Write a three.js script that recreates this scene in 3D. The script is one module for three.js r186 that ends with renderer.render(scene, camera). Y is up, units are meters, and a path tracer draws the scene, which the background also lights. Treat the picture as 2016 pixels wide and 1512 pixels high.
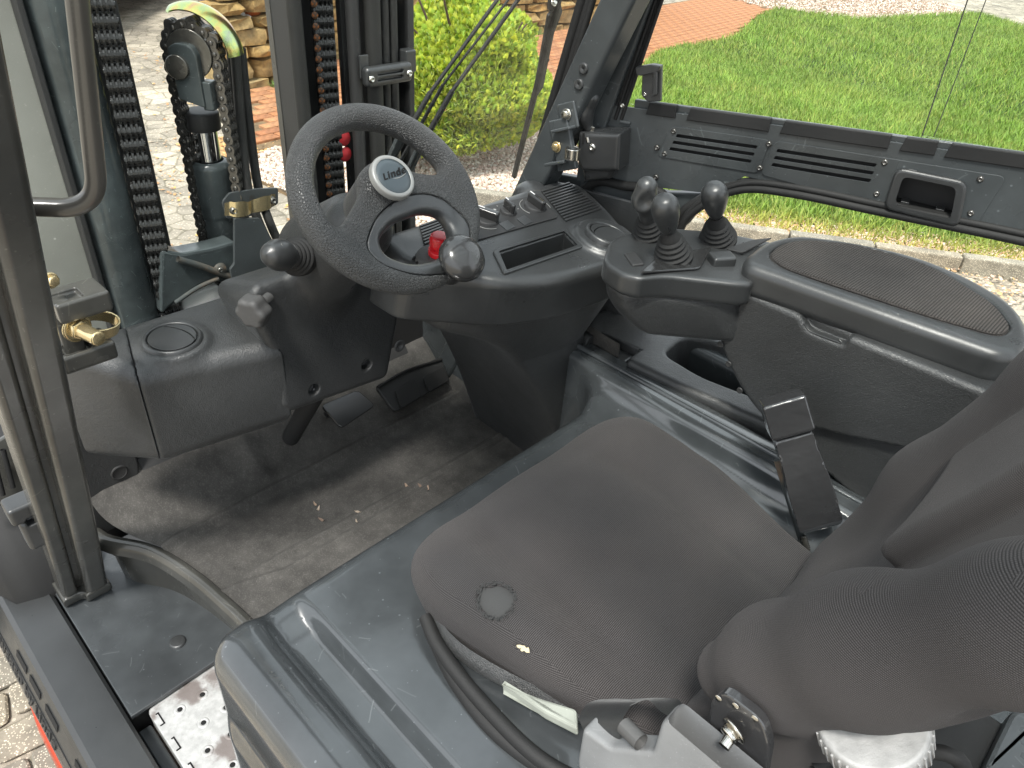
import * as THREE from 'three';
import { mergeGeometries, toCreasedNormals } from 'three/addons/utils/BufferGeometryUtils.js';
import { FontLoader } from 'three/addons/loaders/FontLoader.js';
import { TextGeometry } from 'three/addons/geometries/TextGeometry.js';
import { RoundedBoxGeometry } from 'three/addons/geometries/RoundedBoxGeometry.js';

// ---------------------------------------------------------------- camera, sky, sun, exposure
const scene = new THREE.Scene();
const camera = new THREE.PerspectiveCamera(55.07, 4 / 3, 0.02, 400);
camera.position.set(0, 1.85, 0);
camera.up.set(0.3786, 0.8077, -0.4519);
camera.lookAt(0.60353, 1.26439, -0.54111);

const renderer = new THREE.WebGLRenderer({ antialias: true });
renderer.toneMapping = THREE.LinearToneMapping;
renderer.toneMappingExposure = 1.9;
renderer.shadowMap.enabled = true;

const SUN = new THREE.Vector3(-0.72, 1.5, 0.30).normalize();
{ // bright hazy sky: pale at the horizon, soft blue-white overhead, a broad glow round the veiled sun
  const W = 512, H = 256, d = new Float32Array(W * H * 4);
  for (let j = 0; j < H; j++) for (let i = 0; i < W; i++) {
    const lat = ((j + 0.5) / H - 0.5) * Math.PI, lon = ((i + 0.5) / W - 0.5) * 2 * Math.PI;
    const y = Math.sin(lat), c = Math.cos(lat), x = c * Math.cos(lon), z = c * Math.sin(lon);
    const up = Math.max(0, y), dot = Math.max(0, x * SUN.x + y * SUN.y + z * SUN.z);
    const g = 0.55 * Math.pow(dot, 6) + 0.8 * Math.pow(dot, 60);
    const cl = 0.06 * Math.sin(x * 5 + 2 * Math.sin(z * 3)) * Math.sin(z * 6 + 1.3 + 1.5 * Math.sin(y * 4));
    const k = 0.95 - 0.12 * up + cl;
    const o = (j * W + i) * 4;
    if (y < -0.02) { d[o] = 0.30; d[o + 1] = 0.30; d[o + 2] = 0.27; }
    else { d[o] = k * (0.97 - 0.13 * up) + g; d[o + 1] = k * (1.0 - 0.05 * up) + g * 0.97; d[o + 2] = k * 1.04 + g * 0.9; }
    d[o + 3] = 1;
  }
  const t = new THREE.DataTexture(d, W, H, THREE.RGBAFormat, THREE.FloatType);
  t.mapping = THREE.EquirectangularReflectionMapping; t.magFilter = THREE.LinearFilter; t.minFilter = THREE.LinearFilter;
  t.wrapS = THREE.RepeatWrapping; t.needsUpdate = true;
  scene.background = t; scene.environment = t;
}
const sun = new THREE.DirectionalLight(new THREE.Color(1, 0.965, 0.91), 2.9);
sun.position.copy(SUN).multiplyScalar(30); sun.castShadow = true; sun.shadow.radius = 18;
sun.shadow.mapSize.set(2048, 2048);
Object.assign(sun.shadow.camera, { left: -14, right: 14, top: 14, bottom: -14, near: 1, far: 80 });
scene.add(sun); scene.add(sun.target);

// ---------------------------------------------------------------- random, noise, textures
function rng(seed) { let s = seed >>> 0; return () => { s = (s + 0x6D2B79F5) >>> 0; let t = s; t = Math.imul(t ^ (t >>> 15), t | 1); t ^= t + Math.imul(t ^ (t >>> 7), t | 61); return ((t ^ (t >>> 14)) >>> 0) / 4294967296; }; }
const clamp = (x, a = 0, b = 1) => Math.max(a, Math.min(b, x));
const lerp = (a, b, t) => a + (b - a) * t;
const sstep = (a, b, x) => { const t = clamp((x - a) / (b - a)); return t * t * (3 - 2 * t); };
function lattice(n, seed) { const r = rng(seed), a = new Float32Array(n * n); for (let i = 0; i < n * n; i++) a[i] = r(); return a; }
function vnoise(n, seed) { // tileable value noise on [0,1)^2 with n cells
  const a = lattice(n, seed);
  return (u, v) => {
    const x = u * n, y = v * n, i = Math.floor(x), j = Math.floor(y), fx = x - i, fy = y - j;
    const sx = fx * fx * (3 - 2 * fx), sy = fy * fy * (3 - 2 * fy), m = (k) => ((k % n) + n) % n;
    const i0 = m(i), i1 = m(i + 1), j0 = m(j) * n, j1 = m(j + 1) * n;
    return lerp(lerp(a[j0 + i0], a[j0 + i1], sx), lerp(a[j1 + i0], a[j1 + i1], sx), sy);
  };
}
function fbm(n, oct, seed) { const f = []; for (let k = 0; k < oct; k++) f.push(vnoise(n << k, seed + k * 17)); return (u, v) => { let s = 0, w = 0.5, t = 0; for (const g of f) { s += w * g(u, v); t += w; w *= 0.5; } return s / t; }; }
function cells(n, seed) { // tileable worley: returns [f1, f2, id]
  const r = rng(seed), px = [], py = [], id = []; for (let k = 0; k < n * n; k++) { px.push(r()); py.push(r()); id.push(r()); }
  return (u, v) => {
    const x = u * n, y = v * n, i = Math.floor(x), j = Math.floor(y); let a = 9, b = 9, w = 0;
    for (let dj = -1; dj <= 1; dj++) for (let di = -1; di <= 1; di++) {
      const ii = (((i + di) % n) + n) % n, jj = (((j + dj) % n) + n) % n, k = jj * n + ii;
      const d = Math.hypot(i + di + px[k] - x, j + dj + py[k] - y);
      if (d < a) { b = a; a = d; w = id[k]; } else if (d < b) b = d;
    }
    return [a, b, w];
  };
}
function tex(size, fn, srgb = true) {
  const d = new Uint8Array(size * size * 4);
  for (let j = 0; j < size; j++) for (let i = 0; i < size; i++) {
    let c = fn((i + 0.5) / size, (j + 0.5) / size, i, j); if (typeof c === 'number') c = [c, c, c];
    const o = (j * size + i) * 4; d[o] = clamp(c[0]) * 255; d[o + 1] = clamp(c[1]) * 255; d[o + 2] = clamp(c[2]) * 255; d[o + 3] = 255;
  }
  const t = new THREE.DataTexture(d, size, size, THREE.RGBAFormat);
  t.magFilter = THREE.LinearFilter; t.minFilter = THREE.LinearMipmapLinearFilter; t.generateMipmaps = true;
  t.wrapS = t.wrapT = THREE.RepeatWrapping; if (srgb) t.colorSpace = THREE.SRGBColorSpace; t.needsUpdate = true;
  return t;
}
const rep = (t, metres) => { const c = t.clone(); c.repeat.set(1 / metres, 1 / metres); c.needsUpdate = true; return c; };

// ---------------------------------------------------------------- signed distances and a surface-net mesher
const V3 = (a) => new THREE.Vector3(a[0], a[1], a[2]);
const smin = (a, b, k) => { const h = Math.max(k - Math.abs(a - b), 0) / k; return Math.min(a, b) - h * h * k * 0.25; };
const smax = (a, b, k) => -smin(-a, -b, k);
const sdBox = (x, y, z, c, h, r) => { const qx = Math.abs(x - c[0]) - h[0] + r, qy = Math.abs(y - c[1]) - h[1] + r, qz = Math.abs(z - c[2]) - h[2] + r; return Math.hypot(Math.max(qx, 0), Math.max(qy, 0), Math.max(qz, 0)) + Math.min(Math.max(qx, qy, qz), 0) - r; };
const sdMM = (x, y, z, a, b, r) => sdBox(x, y, z, [(a[0] + b[0]) / 2, (a[1] + b[1]) / 2, (a[2] + b[2]) / 2], [Math.abs(b[0] - a[0]) / 2, Math.abs(b[1] - a[1]) / 2, Math.abs(b[2] - a[2]) / 2], r);
const sdCap = (x, y, z, a, b, ra, rb) => { const px = x - a[0], py = y - a[1], pz = z - a[2], bx = b[0] - a[0], by = b[1] - a[1], bz = b[2] - a[2]; const h = clamp((px * bx + py * by + pz * bz) / (bx * bx + by * by + bz * bz)); return Math.hypot(px - bx * h, py - by * h, pz - bz * h) - lerp(ra, rb, h); };
function sdPoly(pts) { return (x, y) => { let d = 1e9, s = 1; const n = pts.length; for (let i = 0, j = n - 1; i < n; j = i++) { const ax = pts[i][0], ay = pts[i][1], ex = pts[j][0] - ax, ey = pts[j][1] - ay, wx = x - ax, wy = y - ay; const t = clamp((wx * ex + wy * ey) / (ex * ex + ey * ey || 1e-12)); const bx = wx - ex * t, by = wy - ey * t; d = Math.min(d, bx * bx + by * by); const c1 = y >= ay, c2 = y < pts[j][1], c3 = ex * wy > ey * wx; if ((c1 && c2 && c3) || (!c1 && !c2 && !c3)) s = -s; } return s * Math.sqrt(d); }; }
const sdExt = (d2, q, r) => { const a = d2 + r, b = q + r; return Math.min(Math.max(a, b), 0) + Math.hypot(Math.max(a, 0), Math.max(b, 0)) - r; };
function rotX(a) { const c = Math.cos(a), s = Math.sin(a); return (y, z) => [y * c + z * s, -y * s + z * c]; }
function nets(f, lo, hi, cell) {
  const n = [0, 1, 2].map((k) => Math.ceil((hi[k] - lo[k]) / cell) + 1), [nx, ny, nz] = n, g = new Float32Array(nx * ny * nz);
  let o = 0; for (let k = 0; k < nz; k++) for (let j = 0; j < ny; j++) for (let i = 0; i < nx; i++) g[o++] = f(lo[0] + i * cell, lo[1] + j * cell, lo[2] + k * cell);
  const idx = new Int32Array(nx * ny * nz).fill(-1), pos = [], nor = [], I = (i, j, k) => (k * ny + j) * nx + i, e = cell * 0.35;
  const grad = (x, y, z) => { const a = f(x + e, y, z) - f(x - e, y, z), b = f(x, y + e, z) - f(x, y - e, z), c = f(x, y, z + e) - f(x, y, z - e), l = Math.hypot(a, b, c) || 1; return [a / l, b / l, c / l, l / (2 * e)]; };
  for (let k = 0; k < nz - 1; k++) for (let j = 0; j < ny - 1; j++) for (let i = 0; i < nx - 1; i++) {
    let m = 0; for (let c = 0; c < 8; c++) if (g[I(i + (c & 1), j + ((c >> 1) & 1), k + (c >> 2))] < 0) m |= 1 << c;
    if (m === 0 || m === 255) continue;
    let sx = 0, sy = 0, sz = 0, w = 0;
    for (let c = 0; c < 8; c++) for (const b of [1, 2, 4]) { if (c & b) continue; const c2 = c | b, A = (m >> c) & 1, B = (m >> c2) & 1; if (A === B) continue; const va = g[I(i + (c & 1), j + ((c >> 1) & 1), k + (c >> 2))], vb = g[I(i + (c2 & 1), j + ((c2 >> 1) & 1), k + (c2 >> 2))], t = va / (va - vb); sx += (c & 1) + (b === 1 ? t : 0); sy += ((c >> 1) & 1) + (b === 2 ? t : 0); sz += (c >> 2) + (b === 4 ? t : 0); w++; }
    let x = lo[0] + (i + sx / w) * cell, y = lo[1] + (j + sy / w) * cell, z = lo[2] + (k + sz / w) * cell;
    let q = grad(x, y, z); const s = clamp(f(x, y, z) / Math.max(q[3], 0.3), -cell * 0.6, cell * 0.6); x -= q[0] * s; y -= q[1] * s; z -= q[2] * s; q = grad(x, y, z);
    idx[I(i, j, k)] = pos.length / 3; pos.push(x, y, z); nor.push(q[0], q[1], q[2]);
  }
  const tri = [], quad = (a, b, c, d, flip) => { if (a < 0 || b < 0 || c < 0 || d < 0) return; flip ? tri.push(a, c, b, a, d, c) : tri.push(a, b, c, a, c, d); };
  for (let k = 1; k < nz - 1; k++) for (let j = 1; j < ny - 1; j++) for (let i = 1; i < nx - 1; i++) {
    const s = g[I(i, j, k)] < 0;
    if (s !== (g[I(i + 1, j, k)] < 0)) quad(idx[I(i, j - 1, k - 1)], idx[I(i, j, k - 1)], idx[I(i, j, k)], idx[I(i, j - 1, k)], !s);
    if (s !== (g[I(i, j + 1, k)] < 0)) quad(idx[I(i - 1, j, k - 1)], idx[I(i - 1, j, k)], idx[I(i, j, k)], idx[I(i, j, k - 1)], !s);
    if (s !== (g[I(i, j, k + 1)] < 0)) quad(idx[I(i - 1, j - 1, k)], idx[I(i, j - 1, k)], idx[I(i, j, k)], idx[I(i - 1, j, k)], !s);
  }
  const geo = new THREE.BufferGeometry(); geo.setAttribute('position', new THREE.Float32BufferAttribute(pos, 3)); geo.setAttribute('normal', new THREE.Float32BufferAttribute(nor, 3)); geo.setIndex(tri);
  return geo;
}

// ---------------------------------------------------------------- geometry helpers (points are [x, y, z] in metres)
function boxUV(g) { // uv in metres, from the side each triangle faces
  g = g.index ? g.toNonIndexed() : g; const p = g.attributes.position, n = g.attributes.normal, uv = new Float32Array(p.count * 2);
  for (let t = 0; t < p.count; t += 3) {
    let a = 0, b = 0, c = 0; for (let k = 0; k < 3; k++) { a += n.getX(t + k); b += n.getY(t + k); c += n.getZ(t + k); }
    a = Math.abs(a); b = Math.abs(b); c = Math.abs(c);
    for (let k = 0; k < 3; k++) { const q = t + k, x = p.getX(q), y = p.getY(q), z = p.getZ(q); if (b >= a && b >= c) { uv[q * 2] = x; uv[q * 2 + 1] = z; } else if (a >= c) { uv[q * 2] = z; uv[q * 2 + 1] = y; } else { uv[q * 2] = x; uv[q * 2 + 1] = y; } }
  }
  g.setAttribute('uv', new THREE.Float32BufferAttribute(uv, 2)); return g;
}
function clean(g) { g = g.index ? g.toNonIndexed() : g; for (const k of Object.keys(g.attributes)) if (!['position', 'normal', 'uv', 'color'].includes(k)) g.deleteAttribute(k); return g; }
const Q = (from, to) => new THREE.Quaternion().setFromUnitVectors(from, to);
const UP = new THREE.Vector3(0, 1, 0);
function cyl(a, b, r1, r2 = r1, seg = 20) { const A = V3(a), B = V3(b), d = B.clone().sub(A), g = new THREE.CylinderGeometry(r2, r1, d.length(), seg); g.applyQuaternion(Q(UP, d.clone().normalize())); g.translate((a[0] + b[0]) / 2, (a[1] + b[1]) / 2, (a[2] + b[2]) / 2); return g; }
function tube(pts, r, seg = 40, rad = 12, tension = 0.5, closed = false) { const c = new THREE.CatmullRomCurve3(pts.map(V3), closed, 'centripetal', tension); return new THREE.TubeGeometry(c, seg, r, rad, closed); }
function bentTube(pts, r, bend, rad = 14) { // straight runs with rounded corners
  const path = new THREE.CurvePath(), P = pts.map(V3); let last = P[0];
  for (let i = 1; i < P.length - 1; i++) { const a = P[i].clone().add(P[i - 1].clone().sub(P[i]).setLength(bend)), b = P[i].clone().add(P[i + 1].clone().sub(P[i]).setLength(bend)); path.add(new THREE.LineCurve3(last, a)); path.add(new THREE.QuadraticBezierCurve3(a, P[i], b)); last = b; }
  path.add(new THREE.LineCurve3(last, P[P.length - 1])); return new THREE.TubeGeometry(path, 24 * P.length, r, rad);
}
function rbox(c, s, r = 0.004, euler = [0, 0, 0], seg = 2) { const g = new RoundedBoxGeometry(s[0], s[1], s[2], seg, Math.min(r, s[0] / 2.01, s[1] / 2.01, s[2] / 2.01)); g.applyMatrix4(new THREE.Matrix4().makeRotationFromEuler(new THREE.Euler(...euler))); g.translate(...c); return g; }
function basisBox(c, u, v, s, r = 0.004, seg = 2) { // box of size s along unit axes u, v, u x v
  const U = V3(u).normalize(), W = U.clone().cross(V3(v)).normalize(), VV = W.clone().cross(U); const g = new RoundedBoxGeometry(s[0], s[1], s[2], seg, Math.min(r, s[0] / 2.01, s[1] / 2.01, s[2] / 2.01)); g.applyMatrix4(new THREE.Matrix4().makeBasis(U, VV, W)); g.translate(...c); return g;
}
function beam(a, b, side, w, t, r = 0.004, seg = 2) { const A = V3(a), B = V3(b), d = B.clone().sub(A); return basisBox([(a[0] + b[0]) / 2, (a[1] + b[1]) / 2, (a[2] + b[2]) / 2], d.toArray(), side, [d.length(), w, t], r, seg); }
function lathe(profile, at, axis = [0, 1, 0], seg = 32) { const g = new THREE.LatheGeometry(profile.map((p) => new THREE.Vector2(p[0], p[1])), seg); g.applyQuaternion(Q(UP, V3(axis).normalize())); g.translate(...at); return g; }
function prism(poly, vec, bevel = 0.002, holes = [], seg = 2) { // flat polygon of 3D points given thickness along vec
  const n = V3(vec), h = n.length(); n.normalize(); const o = V3(poly[0]); let u = V3(poly[1]).sub(o); u.addScaledVector(n, -u.dot(n)).normalize(); const v = n.clone().cross(u);
  const to2 = (p) => { const q = V3(p).sub(o); return new THREE.Vector2(q.dot(u), q.dot(v)); };
  let pp = poly.map(to2); const sh = new THREE.Shape(pp); for (const hl of holes) sh.holes.push(new THREE.Path(hl.map(to2)));
  const b = Math.min(bevel, h / 2.02), g = new THREE.ExtrudeGeometry(sh, { depth: h - 2 * b, bevelEnabled: b > 0, bevelThickness: b, bevelSize: b, bevelOffset: -b, bevelSegments: seg, curveSegments: 8 });
  g.translate(0, 0, b); g.applyMatrix4(new THREE.Matrix4().makeBasis(u, v, n)); g.translate(o.x, o.y, o.z); return g;
}
function roundPoly(pts, r, seg = 5) { // round the corners of a 2D or 3D polygon
  const out = [], n = pts.length; for (let i = 0; i < n; i++) { const p = V3([...pts[i], 0].slice(0, 3)), a = V3([...pts[(i + n - 1) % n], 0].slice(0, 3)), b = V3([...pts[(i + 1) % n], 0].slice(0, 3)), rr = Math.min(Array.isArray(r) ? r[i] : r, p.distanceTo(a) * 0.48, p.distanceTo(b) * 0.48); const A = p.clone().add(a.sub(p).setLength(rr)), B = p.clone().add(b.sub(p).setLength(rr)); for (let k = 0; k <= seg; k++) { const t = k / seg, q = A.clone().multiplyScalar((1 - t) * (1 - t)).addScaledVector(p, 2 * t * (1 - t)).addScaledVector(B, t * t); out.push(pts[i].length === 2 ? [q.x, q.y] : q.toArray()); } } return out;
}
function grid(fn, nu, nv) { // parametric sheet, fn(u, v) -> [x, y, z, s, t]; s, t are metres
  const pos = [], uv = [], id = []; for (let j = 0; j <= nv; j++) for (let i = 0; i <= nu; i++) { const p = fn(i / nu, j / nv); pos.push(p[0], p[1], p[2]); uv.push(p[3] ?? p[0], p[4] ?? p[2]); }
  for (let j = 0; j < nv; j++) for (let i = 0; i < nu; i++) { const a = j * (nu + 1) + i, b = a + 1, c = a + nu + 1, d = c + 1; id.push(a, c, b, b, c, d); }
  const g = new THREE.BufferGeometry(); g.setAttribute('position', new THREE.Float32BufferAttribute(pos, 3)); g.setAttribute('uv', new THREE.Float32BufferAttribute(uv, 2)); g.setIndex(id); g.computeVertexNormals(); return g;
}
function curve(pts, n) { return new THREE.CatmullRomCurve3(pts.map((p) => V3([...p, 0].slice(0, 3))), false, 'centripetal').getSpacedPoints(n).map((p) => (pts[0].length === 2 ? [p.x, p.y] : p.toArray())); }
function plate(poly, h, bevel = 0.002, hint = [0, 1, 0.4], holes = []) { // a flat piece: thickness h along its own normal, on the side of hint
  const n = new THREE.Vector3(); for (let i = 0; i < poly.length; i++) { const a = poly[i], b = poly[(i + 1) % poly.length]; n.x += (a[1] - b[1]) * (a[2] + b[2]); n.y += (a[2] - b[2]) * (a[0] + b[0]); n.z += (a[0] - b[0]) * (a[1] + b[1]); }
  n.normalize(); if (n.dot(V3(hint)) < 0) n.negate(); return prism(poly, n.multiplyScalar(h).toArray(), bevel, holes);
}
const addv = (a, b, k = 1) => [a[0] + b[0] * k, a[1] + b[1] * k, a[2] + b[2] * k];

function tint(g, fn) { // vertex colours from a function of place (stains and wear of the cloth)
  const p = g.attributes.position, c = new Float32Array(p.count * 3); for (let i = 0; i < p.count; i++) { const k = fn(p.getX(i), p.getY(i), p.getZ(i)); c[i * 3] = k[0]; c[i * 3 + 1] = k[1]; c[i * 3 + 2] = k[2]; }
  g.setAttribute('color', new THREE.Float32BufferAttribute(c, 3)); return g;
}
// ---------------------------------------------------------------- objects
const used = {};
const numbered = (n) => { const k = (used[n] = (used[n] ?? -1) + 1); return k ? `${n}_${String(k).padStart(3, '0')}` : n; };
function geoOf(gs, keepUV) { gs = (Array.isArray(gs) ? gs : [gs]).map((g) => (keepUV ? clean(g) : clean(boxUV(g)))); return gs.length > 1 ? mergeGeometries(gs) : gs[0]; }
function part(name, gs, m, parent, label, keepUV) { const o = new THREE.Mesh(geoOf(gs, keepUV), m); o.name = name; o.castShadow = o.receiveShadow = true; if (label) o.userData.label = label; parent.add(o); return o; }
function group(name, label, category, grp) { const o = new THREE.Group(); o.name = numbered(name); o.userData = { label, category }; if (grp) o.userData.group = grp; scene.add(o); return o; }
function single(name, gs, m, label, category, grp, keepUV) { const o = part(numbered(name), gs, m, scene, null, keepUV); o.userData = { label, category }; if (grp) o.userData.group = grp; return o; }
function struct(name, gs, m, keepUV) { const o = part(numbered(name), gs, m, scene, null, keepUV); o.userData = { kind: 'structure', label: name.replace(/_/g, ' ') }; return o; }
function screwGeo(at, n, r, h = r * 0.55, hex = true) { // button-head screw with a socket
  const s = hex ? 6 : 8; return [lathe([[0, h * 0.55], [r * 0.42, h * 0.55], [r * 0.46, h], [r * 0.62, h], [r * 0.92, h * 0.55], [r, 0.0], [r * 1.02, -0.001]], at, n, 18)];
}
function hexBolt(at, n, r, h) { const N = V3(n).normalize().toArray(); return [lathe([[0, 0], [r * 1.35, 0], [r * 1.35, h * 0.22], [r * 1.1, h * 0.28], [0, h * 0.28]], at, N, 24), lathe([[0, h], [r * 0.8, h], [r, h * 0.88], [r, h * 0.2], [0, h * 0.2]], at, N, 6)]; }
// ---------------------------------------------------------------- materials
const lin = (r, g, b) => new THREE.Color().setRGB(r, g, b);
const nA = fbm(6, 5, 11), nB = fbm(3, 6, 23), nC = fbm(16, 4, 37), nD = fbm(4, 4, 71), nF = vnoise(256, 5), nG = vnoise(128, 9);
const cA = cells(24, 3), cB = cells(40, 8), cC = cells(14, 13), cD = cells(90, 21);
const tGrain = tex(512, (u, v) => { const c = cA(u, v), d = cB(u, v); return 0.35 + 0.45 * sstep(0.02, 0.35, c[1] - c[0]) + 0.2 * sstep(0, 0.4, d[1] - d[0]); }, false);
const tFine = tex(512, (u, v) => 0.3 * nF(u, v) + 0.3 * nG(u, v) + 0.4 * nC(u, v), false);
const rS = rng(99), specks = Array.from({ length: 260 }, () => [rS(), rS(), 0.0006 + 0.0022 * rS() ** 3, rS()]);
const scr = Array.from({ length: 90 }, () => { const a = rS() * Math.PI, l = 0.01 + 0.05 * rS() ** 2; return [rS(), rS(), Math.cos(a) * l, Math.sin(a) * l, 0.0004 + 0.0005 * rS(), 0.3 + 0.7 * rS()]; });
function scratchMask(size) { // fine scratches and chips, as an image the colour map reads
  const m = new Float32Array(size * size);
  const dot = (u, v, r, k) => { const R = Math.max(1, r * size); for (let j = -Math.ceil(R); j <= R; j++) for (let i = -Math.ceil(R); i <= R; i++) if (i * i + j * j <= R * R) { const a = ((Math.floor(u * size) + i) % size + size) % size, b = ((Math.floor(v * size) + j) % size + size) % size; m[b * size + a] = Math.max(m[b * size + a], k); } };
  for (const [u, v, r, k] of specks) dot(u, v, r, 0.25 + 0.6 * k);
  for (const [u, v, dx, dy, w, k] of scr) for (let t = 0; t <= 1; t += 0.004) dot(u + dx * t, v + dy * t + 0.004 * Math.sin(t * 3 + u * 20), w, 0.22 * k);
  return m;
}
const sm1 = scratchMask(1024);
const tSteel = tex(1024, (u, v, i, j) => { const b = 0.70 + 0.30 * (nB(u, v) - 0.5) + 0.14 * (nC(u, v) - 0.5), s = sm1[j * 1024 + i]; const k = b + s * 1.1; return [k + s * 0.08, k + s * 0.05, k]; });
const tSteelR = tex(512, (u, v) => 0.55 + 0.5 * (nB(u, v) - 0.5) + 0.25 * (nA(v, u) - 0.5), false);
const tPlastic = tex(1024, (u, v, i, j) => { const d = sstep(0.52, 0.75, nB(v, u)), s = sm1[i * 1024 + (1023 - j)]; const b = 0.76 + 0.20 * (nB(u, v) - 0.5) + 0.16 * (nA(u, v) - 0.5) + 0.05 * d + 0.30 * s + (nF(u, v) > 0.93 ? 0.05 : 0); return [b * 1.003, b, b * 0.992]; });
const tPlasticR = tex(512, (u, v) => 0.62 + 0.35 * (nA(v, u) - 0.5) + 0.2 * (nC(u, v) - 0.5), false);
const tMat = tex(1024, (u, v, i, j) => { const n = nB(u, v), m = nA(v + 0.3, u), f = nC(u * 2, v * 2); let k = 0.62 + 0.30 * (n - 0.5) + 0.22 * (m - 0.5) + 0.16 * (f - 0.5); k += 0.10 * sstep(0.6, 0.8, nF(u, v)) + sm1[i * 1024 + j] * 0.22; return [k * 1.01, k * 0.99, k * 0.965]; });
// knitted seat cloth: rows of small stitches
const tKnitB = tex(512, (u, v) => { const N = 20, x = u * N, y = v * N, row = Math.floor(y), s = Math.abs(Math.sin((x + (row % 2) * 0.5) * Math.PI)), t = Math.abs(Math.sin(y * Math.PI)); return clamp(0.15 + (0.4 + 0.3 * s) * Math.pow(t, 0.6) + 0.25 * (nF(u, v) - 0.5)); }, false);
const tKnitC = tex(512, (u, v) => { const N = 20, x = u * N, y = v * N, row = Math.floor(y), s = Math.abs(Math.sin((x + (row % 2) * 0.5) * Math.PI)), t = Math.abs(Math.sin(y * Math.PI)), k = 0.36 + 0.34 * t + 0.16 * s * t + 0.22 * (nF(u, v) - 0.5); return [k * 1.01, k * 0.99, k * 0.985]; });
function phys(o) { return new THREE.MeshPhysicalMaterial(o); }
function std(o) { return new THREE.MeshStandardMaterial(o); }
const M = {};
M.plastic = phys({ sheen: 0.3, sheenRoughness: 0.45, sheenColor: lin(0.5, 0.52, 0.53), ior: 1.6, color: lin(0.059, 0.062, 0.064), roughness: 0.62, roughnessMap: rep(tPlasticR, 0.5), map: rep(tPlastic, 0.6), bumpMap: rep(tFine, 0.13), bumpScale: 0.0013 });
M.wheel = phys({ sheen: 0.3, sheenRoughness: 0.45, sheenColor: lin(0.5, 0.52, 0.53), ior: 1.6, color: lin(0.064, 0.066, 0.066), roughness: 0.66, roughnessMap: rep(tPlasticR, 0.3), map: rep(tPlastic, 0.5), bumpMap: rep(tGrain, 0.095), bumpScale: 0.0026 });
M.smooth = phys({ sheen: 0.3, sheenRoughness: 0.45, sheenColor: lin(0.5, 0.52, 0.53), ior: 1.6, color: lin(0.055, 0.058, 0.060), roughness: 0.54, roughnessMap: rep(tPlasticR, 0.35), map: rep(tPlastic, 0.4), bumpMap: rep(tFine, 0.05), bumpScale: 0.00015 });
M.dark = std({ color: lin(0.026, 0.026, 0.026), roughness: 0.55, bumpMap: rep(tFine, 0.06), bumpScale: 0.0002 });
M.knobgloss = phys({ color: lin(0.028, 0.028, 0.028), roughness: 0.32, clearcoat: 0.4, clearcoatRoughness: 0.2, roughnessMap: rep(tSteelR, 0.2) });
M.gloss = phys({ color: lin(0.03, 0.03, 0.031), roughness: 0.2, clearcoat: 1, clearcoatRoughness: 0.1, bumpMap: rep(nTex(), 0.16), bumpScale: 0.004 });
function nTex() { return tex(256, (u, v) => nD(u, v), false); }
M.greyplastic = std({ color: lin(0.115, 0.115, 0.115), roughness: 0.6, map: rep(tPlastic, 0.5), bumpMap: rep(tFine, 0.06), bumpScale: 0.0003 });
M.rubber = std({ color: lin(0.018, 0.018, 0.018), roughness: 0.7, map: rep(tPlastic, 0.4), bumpMap: rep(tFine, 0.08), bumpScale: 0.0004 });
M.hose = std({ color: lin(0.032, 0.032, 0.03), roughness: 0.6, map: rep(tPlastic, 0.3), bumpMap: rep(tFine, 0.04), bumpScale: 0.0004 });
M.steel = phys({ color: lin(0.094, 0.104, 0.110), roughness: 0.62, roughnessMap: rep(tSteelR, 0.7), map: rep(tSteel, 0.55), bumpMap: rep(tFine, 0.05), bumpScale: 0.00012, clearcoat: 0.25, clearcoatRoughness: 0.3 });
M.steelgloss = phys({ color: lin(0.092, 0.102, 0.108), roughness: 0.36, roughnessMap: rep(tSteelR, 0.5), map: rep(tSteel, 0.6), bumpMap: rep(nTex(), 0.25), bumpScale: 0.0012, clearcoat: 0.9, clearcoatRoughness: 0.12 });
M.paint = phys({ color: lin(0.118, 0.132, 0.137), roughness: 0.55, roughnessMap: rep(tSteelR, 0.6), map: rep(tSteel, 0.7), bumpMap: rep(tFine, 0.05), bumpScale: 0.0001 });
M.post = phys({ color: lin(0.125, 0.124, 0.112), roughness: 0.45, roughnessMap: rep(tSteelR, 0.4), map: rep(tSteel, 0.5), clearcoat: 0.2, clearcoatRoughness: 0.3 });
M.tube = phys({ color: lin(0.10, 0.095, 0.085), roughness: 0.28, clearcoat: 0.5, clearcoatRoughness: 0.15, map: rep(tPlastic, 0.5) });
M.mat = std({ color: lin(0.155, 0.154, 0.150), roughness: 0.95, map: rep(tMat, 0.42), bumpMap: rep(tFine, 0.06), bumpScale: 0.0007 });
M.fabric = phys({ color: lin(0.104, 0.100, 0.100), vertexColors: true, roughness: 1, map: rep(tKnitC, 0.046), bumpMap: rep(tKnitB, 0.046), bumpScale: 0.0012, sheen: 0.6, sheenRoughness: 0.6, sheenColor: lin(0.18, 0.165, 0.16) });
M.fabricfine = M.fabric.clone(); M.fabricfine.map = rep(tKnitC, 0.034); M.fabricfine.bumpMap = rep(tKnitB, 0.034); M.fabricfine.bumpScale = 0.0008;
M.pad = phys({ vertexColors: true, color: lin(0.088, 0.082, 0.077), roughness: 1, map: rep(tKnitC, 0.085), bumpMap: rep(tKnitB, 0.085), bumpScale: 0.003, sheen: 0.4, sheenRoughness: 0.7, sheenColor: lin(0.15, 0.14, 0.13) });
M.hinge = std({ color: lin(0.34, 0.35, 0.36), roughness: 0.55, map: rep(tPlastic, 0.4), bumpMap: rep(tFine, 0.06), bumpScale: 0.0003 });
M.foam = std({ color: lin(0.045, 0.046, 0.046), roughness: 1, bumpMap: rep(tFine, 0.03), bumpScale: 0.0006 });
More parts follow.
